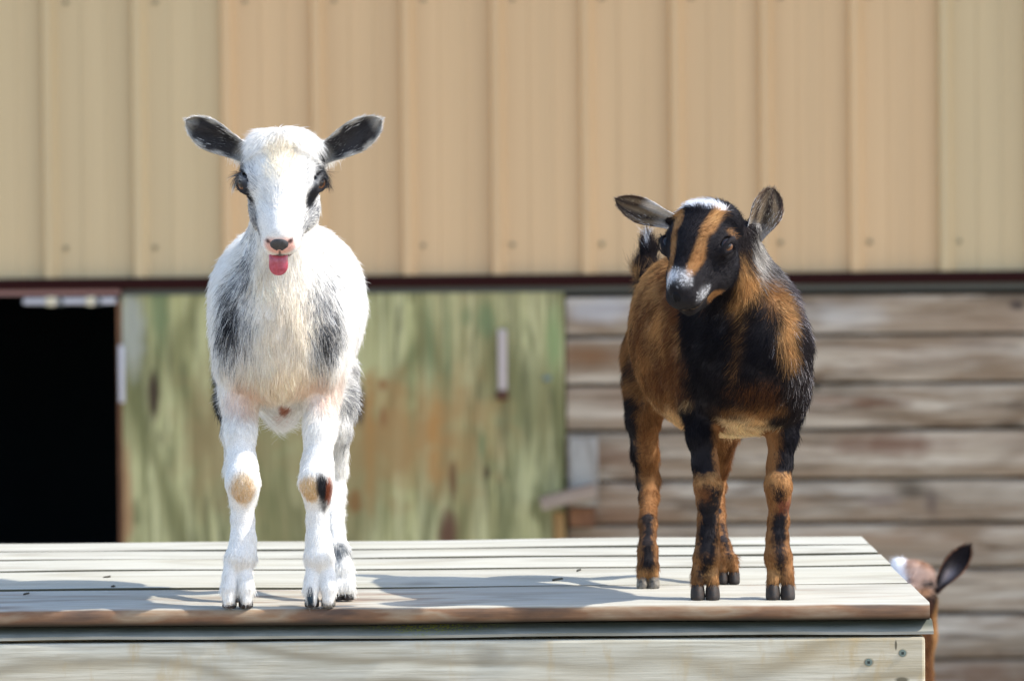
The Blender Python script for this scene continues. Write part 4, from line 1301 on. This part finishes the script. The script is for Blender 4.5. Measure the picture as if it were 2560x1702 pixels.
# ================================================================== brown kid
def brown_kid():
    D0 = 5.025
    o = on_deck(1780, 1490)
    root = empty('goat', (o.x, D0 + 0.08, PLAT))
    tag(root, 'black and tan kid goat with striped face turned aside, near the right end', 'goat', 'goat kids standing on the platform')
    A = lambda x, y, D: np.array(at(x, y, D), float)
    S = lambda n, D=5.05: n * D / FPX
    F = Field((at(1510, 900, 5.1).x, 4.78, PLAT - 0.004), (at(2070, 900, 5.1).x, 5.46, PLAT + 0.46), 0.0021)
    aa = math.atan2(0.10, 0.24)          # body axis turned: rump to the left and back
    ax = np.array([-math.sin(aa), math.cos(aa), 0]); sx = np.array([math.cos(aa), math.sin(aa), 0]); uz = np.array([0, 0, 1.0])
    R = np.array([sx, ax, uz])
    e = lambda c, r, kk=0.025: F.ell(A(*c), r, R, kk)
    e((1782, 868, 5.10), (S(138), 0.145, S(205)))
    e((1754, 845, 5.17), (S(136), 0.13, S(200)))
    e((1700, 800, 5.26), (S(102), 0.085, S(165)))
    e((1882, 860, 5.02), (S(110), 0.07, S(150)), 0.03)
    e((1872, 900, 5.015), (S(100), 0.065, S(120)), 0.03)
    e((1765, 890, 5.045), (S(52), 0.06, S(150)), 0.02)
    e((1938, 895, 5.05), (S(42), 0.06, S(155)), 0.02)
    e((1830, 985, 5.12), (S(120), 0.13, S(100)), 0.03)
    F.cone(A(1892, 775, 5.07), A(1835, 600, 4.99), S(92), S(54), 0.03)
    F.cone(A(1880, 800, 5.02), A(1810, 670, 4.97), S(75), S(48), 0.03)
    def leg(pts, kk=0.008):
        F.chain([(A(x, y, D), S(r)) for x, y, D, r in pts], kk)
    leg([(1755, 940, 5.05, 58), (1750, 1020, 5.05, 44), (1755, 1090, 5.04, 36), (1763, 1160, 5.035, 30), (1771, 1215, 5.028, 32), (1771, 1250, 5.03, 26), (1770, 1300, 5.035, 23), (1770, 1345, 5.033, 25), (1768, 1390, 5.03, 30), (1766, 1425, 5.033, 28)])
    leg([(1965, 940, 5.05, 58), (1962, 1020, 5.05, 42), (1955, 1090, 5.04, 34), (1949, 1160, 5.035, 29), (1945, 1215, 5.028, 31), (1947, 1250, 5.03, 25), (1946, 1300, 5.035, 23), (1943, 1345, 5.033, 25), (1944, 1390, 5.03, 30), (1947, 1425, 5.033, 28)])
    F.ell(A(1772, 1216, 5.018), (S(27), S(18), S(30)), None, 0.008)
    F.ell(A(1945, 1216, 5.018), (S(27), S(18), S(30)), None, 0.008)
    toes = []
    for cx in (1763, 1951):
        for q in (-1, 1):
            a, b = (cx + 14 * q, 1392, 5.032), (cx + 18 * q, 1456, 5.024)
            F.cone(A(*a), A(*b), S(17), S(16.5), 0.002)
            toes.append((cx + 18.5 * q, 5.020))
        F.cone(A(cx - 10, 1410, 5.05), A(cx + 10, 1410, 5.05), S(12), S(12), 0.006)
    hind = []
    # near hind (left in the photo), far hind
    leg([(1640, 880, 5.29, 88), (1622, 980, 5.26, 62), (1608, 1050, 5.25, 42), (1612, 1130, 5.27, 31), (1620, 1200, 5.285, 26), (1622, 1245, 5.27, 22), (1620, 1310, 5.22, 20), (1619, 1375, 5.185, 22), (1620, 1415, 5.175, 26)])
    leg([(1770, 940, 5.31, 80), (1800, 1010, 5.29, 50), (1815, 1080, 5.29, 34), (1798, 1160, 5.32, 24), (1792, 1215, 5.335, 21), (1794, 1290, 5.29, 17), (1806, 1365, 5.245, 19), (1816, 1400, 5.235, 23)])
    for (cx, y, D) in ((1620, 1450, 5.168), (1821, 1436, 5.226)):
        for q in (-1, 1):
            F.cone(A(cx + 8 * q, y - 40, D + 0.006), A(cx + 14 * q, y - 12, D + 0.002), S(16), S(13.5), 0.003)
            hind.append((cx + 14 * q, D))
    # tail, carried up
    F.chain([(A(1622, 720, 5.33), S(28)), (A(1614, 675, 5.355), S(20)), (A(1622, 625, 5.36), S(13)), (A(1618, 598, 5.36), S(6))], 0.012)
    H = Head(at(1752, 614, 4.90), math.radians(28), math.radians(42), math.radians(-1), 5.0 / FPX * 0.93)
    head_sdf(F, H, 0.80, 9)
    F.cone(A(1862, 590, 4.99), A(1890, 572, 4.99), S(26), S(17), 0.008); F.cone(A(1700, 560, 4.965), A(1668, 546, 4.96), S(22), S(14), 0.008)
    blk, drk, tan, gold, brn, wht, grey = (0.008, 0.007, 0.010), (0.020, 0.015, 0.016), (0.28, 0.135, 0.048), (0.43, 0.235, 0.09), (0.13, 0.05, 0.018), (0.78, 0.78, 0.80), (0.20, 0.185, 0.18)
    pale = (0.66, 0.44, 0.22)
    C = Coat(drk)
    def blob(x, y, D, rx, rz, col, amt=1.0, soft=0.4, speck=0.6, wob=0.25, ry=0.06):
        C.add(A(x, y, D), (S(rx), ry, S(rz)), col, soft, amt, speck, wob)
    # flank
    blob(1640, 850, 5.17, 125, 260, tan, 1.0, 0.3, 0.5, ry=0.17)
    blob(1640, 760, 5.17, 80, 140, gold, 0.8, 0.5, 0.5, ry=0.17)
    blob(1600, 700, 5.25, 90, 90, gold, 0.7, 0.5, 0.4, ry=0.12)
    for (x, y, rx, rz) in ((1672, 690, 30, 22), (1630, 770, 20, 40), (1660, 880, 40, 60), (1690, 970, 36, 50), (1700, 800, 30, 90), (1650, 930, 24, 50), (1600, 830, 14, 60), (1590, 900, 12, 70), (1685, 740, 26, 40)):
        blob(x, y, 5.12, rx, rz, brn, 0.75, 0.7, 0.7, 0.45, ry=0.12)
    blob(1590, 850, 5.30, 14, 110, drk, 0.8, 0.5, 0.6, 0.4, ry=0.08)
    # belly
    blob(1750, 1065, 5.13, 170, 58, pale, 1.0, 0.35, 0.4, ry=0.15); blob(1860, 1080, 5.05, 90, 46, (0.78, 0.60, 0.36), 0.95, 0.35, 0.3, ry=0.12)
    blob(1870, 1020, 5.03, 100, 22, tan, 0.8, 0.5, 0.5, ry=0.06)
    # neck and chest
    blob(1862, 745, 4.99, 44, 90, gold, 1.0, 0.35, 0.5, ry=0.08); blob(1835, 840, 4.97, 26, 90, tan, 0.75, 0.5, 0.6, ry=0.07)
    blob(1925, 760, 5.0, 28, 55, tan, 0.85, 0.5, 0.6, ry=0.07); blob(1960, 830, 4.99, 30, 80, gold, 1.0, 0.4, 0.55, ry=0.07)
    blob(1900, 885, 4.96, 52, 110, blk, 0.97, 0.5, 0.6, ry=0.05)
    blob(1850, 950, 4.96, 60, 60, blk, 0.7, 0.6, 0.8, ry=0.06); blob(1890, 985, 4.96, 60, 30, brn, 0.5, 0.7, 0.8, ry=0.06)
    blob(1930, 640, 5.05, 46, 90, grey, 0.75, 0.6, 0.85, ry=0.09); blob(1985, 760, 5.08, 34, 110, (0.13, 0.11, 0.12), 0.9, 0.6, 0.8, ry=0.09)
    blob(1903, 640, 4.98, 16, 60, (0.45, 0.42, 0.38), 0.7, 0.6, 0.85, ry=0.05)
    blob(1745, 880, 4.99, 46, 230, blk, 1.0, 0.35, 0.6, ry=0.06); blob(1790, 800, 4.97, 52, 120, blk, 0.95, 0.4, 0.6, ry=0.05)
    blob(2000, 880, 5.08, 60, 200, (0.42, 0.39, 0.40), 0.28, 0.6, 1.0, 0.4, ry=0.1)
    # legs: black fronts, tan sides, knee bands
    ltan = (0.25, 0.115, 0.042); lgold = (0.40, 0.21, 0.08)
    C.L.append(leg_layer(A, [(1750, 1010, 5.05, 42), (1755, 1090, 5.04, 38), (1763, 1160, 5.035, 33), (1771, 1215, 5.028, 35), (1770, 1300, 5.035, 27), (1768, 1390, 5.03, 34), (1763, 1440, 5.02, 40), (1763, 1500, 5.02, 42)], [
        (1010, 1520, -3, 3, -3, 3, blk, 1.0), (1045, 1190, 0.75, 3, 0.7, 3, ltan, 1.0), (1183, 1470, -3, 3, -3, 3, ltan, 1.0), (1185, 1212, -3, 3, -3, 3, lgold, 0.7),
        (1210, 1258, -0.35, 1.0, -0.6, 0.95, blk, 0.95), (1215, 1245, -0.8, -0.1, -0.8, 0.0, brn, 0.8), (1250, 1382, -0.95, 0.9, -0.75, 0.65, blk, 1.0), (1378, 1446, -0.7, 0.6, -0.3, 0.05, blk, 1.0), (1400, 1470, 0.0, 1.2, 0.1, 1.2, lgold, 0.5), (1455, 1520, -3, 3, -3, 3, drk, 0.9)]))
    C.L.append(leg_layer(A, [(1962, 1010, 5.05, 42), (1955, 1090, 5.04, 37), (1949, 1160, 5.035, 32), (1945, 1215, 5.028, 33), (1946, 1300, 5.035, 26), (1944, 1390, 5.03, 33), (1949, 1440, 5.02, 38), (1951, 1500, 5.02, 42)], [
        (1010, 1520, -3, 3, -3, 3, blk, 1.0), (1040, 1190, -3, -0.1, -3, -0.35, ltan, 1.0), (1180, 1470, -3, 3, -3, 3, ltan, 1.0), (1182, 1212, -3, 3, -3, 3, lgold, 0.7),
        (1212, 1250, -0.5, 0.5, -0.4, 0.6, blk, 0.9), (1246, 1282, -0.2, 1.2, -0.3, 1.0, (0.16, 0.05, 0.025), 0.9), (1276, 1347, -0.55, 0.75, -0.5, 0.7, blk, 1.0), (1343, 1430, -0.45, 0.65, -0.05, 0.4, drk, 0.95), (1405, 1465, -0.9, 0.1, -0.6, 0.15, lgold, 0.6), (1455, 1520, -3, 3, -3, 3, drk, 0.9)]))
    C.L.append(leg_layer(A, [(1622, 985, 5.26, 62), (1608, 1050, 5.25, 42), (1612, 1130, 5.27, 34), (1620, 1200, 5.28, 30), (1622, 1245, 5.26, 25), (1620, 1310, 5.22, 24), (1619, 1375, 5.185, 26), (1620, 1415, 5.175, 30), (1620, 1470, 5.165, 32)], [
        (990, 1480, -3, 3, -3, 3, ltan, 1.0), (990, 1250, -3, -0.25, -3, -0.75, drk, 1.0), (1060, 1200, -0.2, 0.3, -0.3, 0.1, brn, 0.6), (1280, 1408, -0.45, 0.4, -0.65, 0.5, blk, 1.0), (1405, 1445, -3, 3, -3, 3, lgold, 0.8), (1440, 1490, -3, 3, -3, 3, drk, 0.9)]))
    C.L.append(leg_layer(A, [(1815, 1080, 5.29, 36), (1798, 1160, 5.32, 27), (1792, 1215, 5.335, 24), (1794, 1290, 5.29, 21), (1806, 1365, 5.245, 24), (1818, 1410, 5.235, 28), (1821, 1460, 5.226, 32)], [
        (1080, 1480, -3, 3, -3, 3, ltan, 1.0), (1085, 1200, 0.3, 3, 0.4, 3, brn, 0.8), (1300, 1380, 0.1, 0.7, 0.0, 0.6, blk, 0.9), (1425, 1480, -3, 3, -3, 3, drk, 0.9)]))
    # tail
    blob(1610, 670, 5.35, 40, 70, drk, 1.0, 0.3, 0.6, ry=0.06); blob(1590, 715, 5.34, 20, 30, gold, 0.7, 0.5, 0.7, ry=0.05)
    blob(1619, 598, 5.36, 9, 34, wht, 1.0, 0.4, 0.8, ry=0.05)
    # face
    hb = lambda c, r, col, amt=1.0, soft=0.25, speck=0.5, wob=0.12, fr=160, RR=None: C.add(c, r, col, soft, amt, speck, wob, RR, fr, H)
    hb((0, 50, 0), (125, 200, 125), blk, 1.0, 0.12, 0.3, 0.05)
    hb((0, 0, -118), (60, 60, 34), gold, 0.8, 0.4, 0.6)
    def rotz(a): return [[math.cos(a), math.sin(a), 0], [-math.sin(a), math.cos(a), 0], [0, 0, 1]]
    for q in (-1, 1):
        hb((48 * q, -14, 80), (15, 70, 130), tan, 1.0, 0.3, 0.5, 0.15, RR=rotz(0.16 * q))
        hb((52 * q, -36, 80), (12, 34, 130), gold, 0.8, 0.4, 0.5, 0.15)
        hb((37 * q, 80, 60), (12, 72, 110), tan, 1.0, 0.3, 0.5, 0.15, RR=rotz(0.12 * q))
        hb((92 * q, -16, 26), (14, 12, 24), tan, 0.5, 0.5, 0.7)
        hb((40 * q, 98, -84), (30, 27, 20), tan, 1.0, 0.3, 0.6, 0.15)
        hb((46 * q, 150, -34), (30, 26, 14), wht, 0.35, 0.7, 0.95, 0.35)
    hb((-8, -84, 74), (58, 24, 36), (0.86, 0.86, 0.88), 1.0, 0.25, 0.7, 0.18)
    hb((-4, 150, 26), (32, 24, 22), wht, 0.85, 0.6, 0.95, 0.25)
    hb((0, 196, -28), (30, 22, 34), (0.012, 0.012, 0.015), 1.0, 0.2, 0.0, 0.05)
    hb((0, 170, -57), (60, 50, 2.5), (0.22, 0.15, 0.08), 0.5, 0.4, 0.4, 0.1)
    zt = PLAT
    def bl(P):
        z = P[:, 2] - zt
        t = np.clip((z - 0.15) / 0.05, 0, 1); L = 0.0052 * (1 - t) + 0.0088 * t
        right = (P[:, 0] > at(1930, 900, 5.05).x) & (z > 0.15)
        L = np.where(right, 0.0100, L)
        L = np.where(z < 0.04, 0.0075, L); L = np.where(z < 0.013, 0.0, L)
        L = np.where((P[:, 1] > 5.26) & (z > 0.10) & (z < 0.26), 0.010, L)
        L = np.where((P[:, 1] > 5.325) & (z > 0.30), 0.019, L)
        return L
    def bc(P, N):
        z = P[:, 2] - zt
        c = np.zeros_like(P)
        up = (z > 0.18)[:, None]
        c = np.where(up, ax[None] * 0.7 + np.array([0, 0, -0.75]), np.array([0, 0.05, -1.0]))
        tail = (P[:, 1] > 5.335) & (z > 0.29)
        c[tail] = (0.02, 0.1, 1.0)
        return c
    length, comb = head_funcs(H, bl, bc, 0.0048, 0.008, 0.007)
    lift = lambda P: np.where(P[:, 2] - zt < 0.17, 0.16, 0.30)
    dens = lambda c, n: np.where(n[:, 1] < 0.35, 620000, 200000)
    def inner(u, v, r):
        r = np.full(len(u), 0.5) if r is None else r
        t = np.clip((np.abs(v) - 0.78) / 0.18, 0, 1)
        st = 0.5 + 0.5 * np.sin(v * 9 + u * 5)
        st = st * np.clip(1.3 - u, 0.2, 1)
        c = np.array([0.03, 0.02, 0.018])[None] * (1 - st[:, None]) + np.array([0.30, 0.22, 0.14])[None] * st[:, None]
        c = np.where((r > 0.72)[:, None], np.array([0.50, 0.42, 0.31]), c)
        c = c * (1 - t[:, None]) + np.array([0.10, 0.06, 0.04]) * t[:, None]
        b = np.clip((0.35 - u) / 0.2, 0, 1)[:, None]
        return c * (1 - 0.4 * b) + b * 0.4 * np.array([0.75, 0.72, 0.68])
    def inner_l(u, v, r):
        c = inner(u, v, r)
        b = (np.clip((0.66 - u) / 0.2, 0, 1) * np.clip((v - 0.05) / 0.3, 0, 1))[:, None]
        return c * (1 - b) + b * np.array([0.80, 0.78, 0.77])
    def outer(u, v, r):
        b = np.clip((0.75 - u) / 0.25, 0, 1)[:, None]
        return b * np.array([0.74, 0.72, 0.70]) + (1 - b) * np.array([0.30, 0.22, 0.16])
    ears = []
    V = ear_mesh(A(1682, 551, 4.96), A(1540, 497, 4.93), S(35), (0.35, -1.0, -0.45), 0.5, 0.003)
    ears.append((*V, inner_l, outer, 0.0035))
    V = ear_mesh(A(1876, 592, 4.99), A(1935, 472, 4.99), S(45), (0.30, -1.0, -0.1), 0.5, 0.003)
    ears.append((*V, inner, outer, 0.0035))
    finish_goat(root, F, C, H, length, comb, lift, dens, ears, 13, 0.2, 0.28)
    make_eyes(root, H)
    nose_pad(root, H, M['noseblack'], 15)
    for i, (x, D) in enumerate(toes):
        p = A(x, 1485, D)
        hoof_obj(root, (p[0], D - 0.001, PLAT + 0.0004), 0, S(18.5), S(42), S(23), M['hoof'], 0.3)
    for i, (x, D) in enumerate(hind):
        p = A(x, 1460, D)
        hoof_obj(root, (p[0], D, PLAT + 0.0004), -0.1, S(15.5), S(38), S(20), M['hoofpale'] if i < 2 else M['hoof'])

# ================================================================== older goat on the ground beyond the platform's right end
def far_goat():
    DG = 6.4
    root = empty('goat', (at(2380, 1500, DG).x, DG + 0.2, 0))
    tag(root, 'brown goat on the ground beyond the platform, its dark ear and neck showing', 'goat')
    A = lambda x, y, D=DG: np.array(at(x, y, D), float)
    S = lambda n: n * DG / FPX
    cx = at(2330, 1500, DG).x
    F = Field((cx - 0.17, DG - 0.22, -0.004), (cx + 0.34, DG + 0.74, 0.98), 0.0042)
    # the head is turned to the left and down behind the platform, ear raised to the right
    H = Head(at(2262, 1478, DG - 0.01), math.radians(62), math.radians(38), math.radians(8), S(1) * 0.60)
    head_sdf(F, H)
    F.chain([(A(2314, 1500, DG + 0.01), S(29)), (A(2297, 1590, DG + 0.03), S(39)), (A(2283, 1690, DG + 0.05), S(44)), (A(2282, 1780, DG + 0.08), S(56)), (A(2305, 1920, DG + 0.12), S(85))], 0.012)
    bx = at(2330, 1700, DG).x
    e = lambda c, r, kk=0.04: F.ell(c, r, None, kk)
    e((bx, DG + 0.18, 0.50), (0.085, 0.12, 0.125)); e((bx + 0.02, DG + 0.34, 0.50), (0.105, 0.2, 0.13)); e((bx + 0.04, DG + 0.52, 0.50), (0.09, 0.12, 0.12))
    for (x, y) in ((bx - 0.055, DG + 0.16), (bx + 0.065, DG + 0.16)):
        F.chain([((x, y, 0.50), 0.045), ((x, y - 0.01, 0.38), 0.03), ((x, y - 0.02, 0.26), 0.024), ((x, y - 0.01, 0.14), 0.016), ((x, y - 0.015, 0.07), 0.02), ((x, y - 0.03, 0.03), 0.022)], 0.012)
    for (x, y) in ((bx - 0.03, DG + 0.56), (bx + 0.10, DG + 0.56)):
        F.chain([((x, y, 0.52), 0.06), ((x, y - 0.04, 0.42), 0.045), ((x, y + 0.03, 0.28), 0.024), ((x, y + 0.02, 0.16), 0.016), ((x, y - 0.01, 0.07), 0.019), ((x, y - 0.02, 0.03), 0.021)], 0.012)
    F.cone((bx + 0.05, DG + 0.62, 0.57), (bx + 0.06, DG + 0.68, 0.62), 0.022, 0.012, 0.02)
    F.ell(A(2246, 1412, DG), (S(19), S(22), S(20)), None, 0.008)
    C = Coat((0.27, 0.125, 0.05))
    C.add(A(2330, 1495), (S(36), 0.10, S(46)), (0.02, 0.012, 0.012), 0.3, 1.0)
    C.add(A(2325, 1620), (S(14), 0.12, S(120)), (0.10, 0.04, 0.02), 0.5, 0.7)
    C.add(A(2350, 1620), (S(16), 0.12, S(140)), (0.42, 0.24, 0.10), 0.5, 0.9)
    C.add(A(2290, 1440), (S(60), 0.08, S(36)), (0.46, 0.34, 0.29), 0.3, 0.9, 0.3)
    C.add(A(2240, 1420), (S(27), 0.12, S(40)), (0.85, 0.85, 0.88), 0.25, 1.0, 0.3)
    C.add(A(2312, 1452), (S(26), 0.08, S(7)), (0.02, 0.02, 0.025), 0.4, 1.0, 0.2)
    C.add(A(2305, 1475), (S(20), 0.08, S(12)), (0.42, 0.24, 0.14), 0.4, 0.9, 0.2)
    P_ear = ear_mesh(A(2335, 1478, DG), A(2424, 1364, DG), S(30), (-0.2, -1.0, -0.1), 0.4, 0.0, th=0.002, b0=0.42)
    def inner(u, v, r):
        m = np.exp(-((u - 0.35) / 0.16) ** 2 - ((v - 0.1) / 0.5) ** 2)[:, None]
        e_ = np.clip((np.abs(v) - 0.85) / 0.15, 0, 1)[:, None]  # rim coloured lighter to paint in a lit edge
        return (np.array([0.016, 0.012, 0.014]) * (1 - m) + np.array([0.42, 0.37, 0.38]) * m) * (1 - e_) + np.array([0.30, 0.14, 0.08]) * e_
    outer = lambda u, v, r: np.tile([0.03, 0.015, 0.012], (len(u), 1))
    P2 = ear_mesh(A(2275, 1465, DG + 0.04), A(2225, 1452, DG + 0.10), S(26), (0.0, -1.0, -0.1), 0.4, 0.0, th=0.002)
    bl = lambda P: np.full(len(P), 0.009)
    bc = lambda P, N: np.tile([0, 0.4, -0.8], (len(P), 1)).astype(np.float32)
    length, comb = head_funcs(H, bl, bc, 0.009, 0.013, 0.009)
    dens = lambda c, n: np.where((c[:, 2] > 0.62), 330000, 90000)
    finish_goat(root, F, C, H, length, comb, 0.35, dens, [(*P_ear, inner, outer, 0.005), (*P2, inner, outer, 0.004)], 23)
    make_eyes(root, H)
    nose_pad(root, H, M['noseblack'], 21)
    for (x, y) in ((bx - 0.055, DG + 0.13), (bx + 0.065, DG + 0.13), (bx - 0.03, DG + 0.54), (bx + 0.10, DG + 0.54)):
        for q in (-1, 1):
            hoof_obj(root, (x + 0.012 * q, y, 0.012), 0, 0.012, 0.03, 0.02, M['hoof'])

white_kid()
brown_kid()
far_goat()
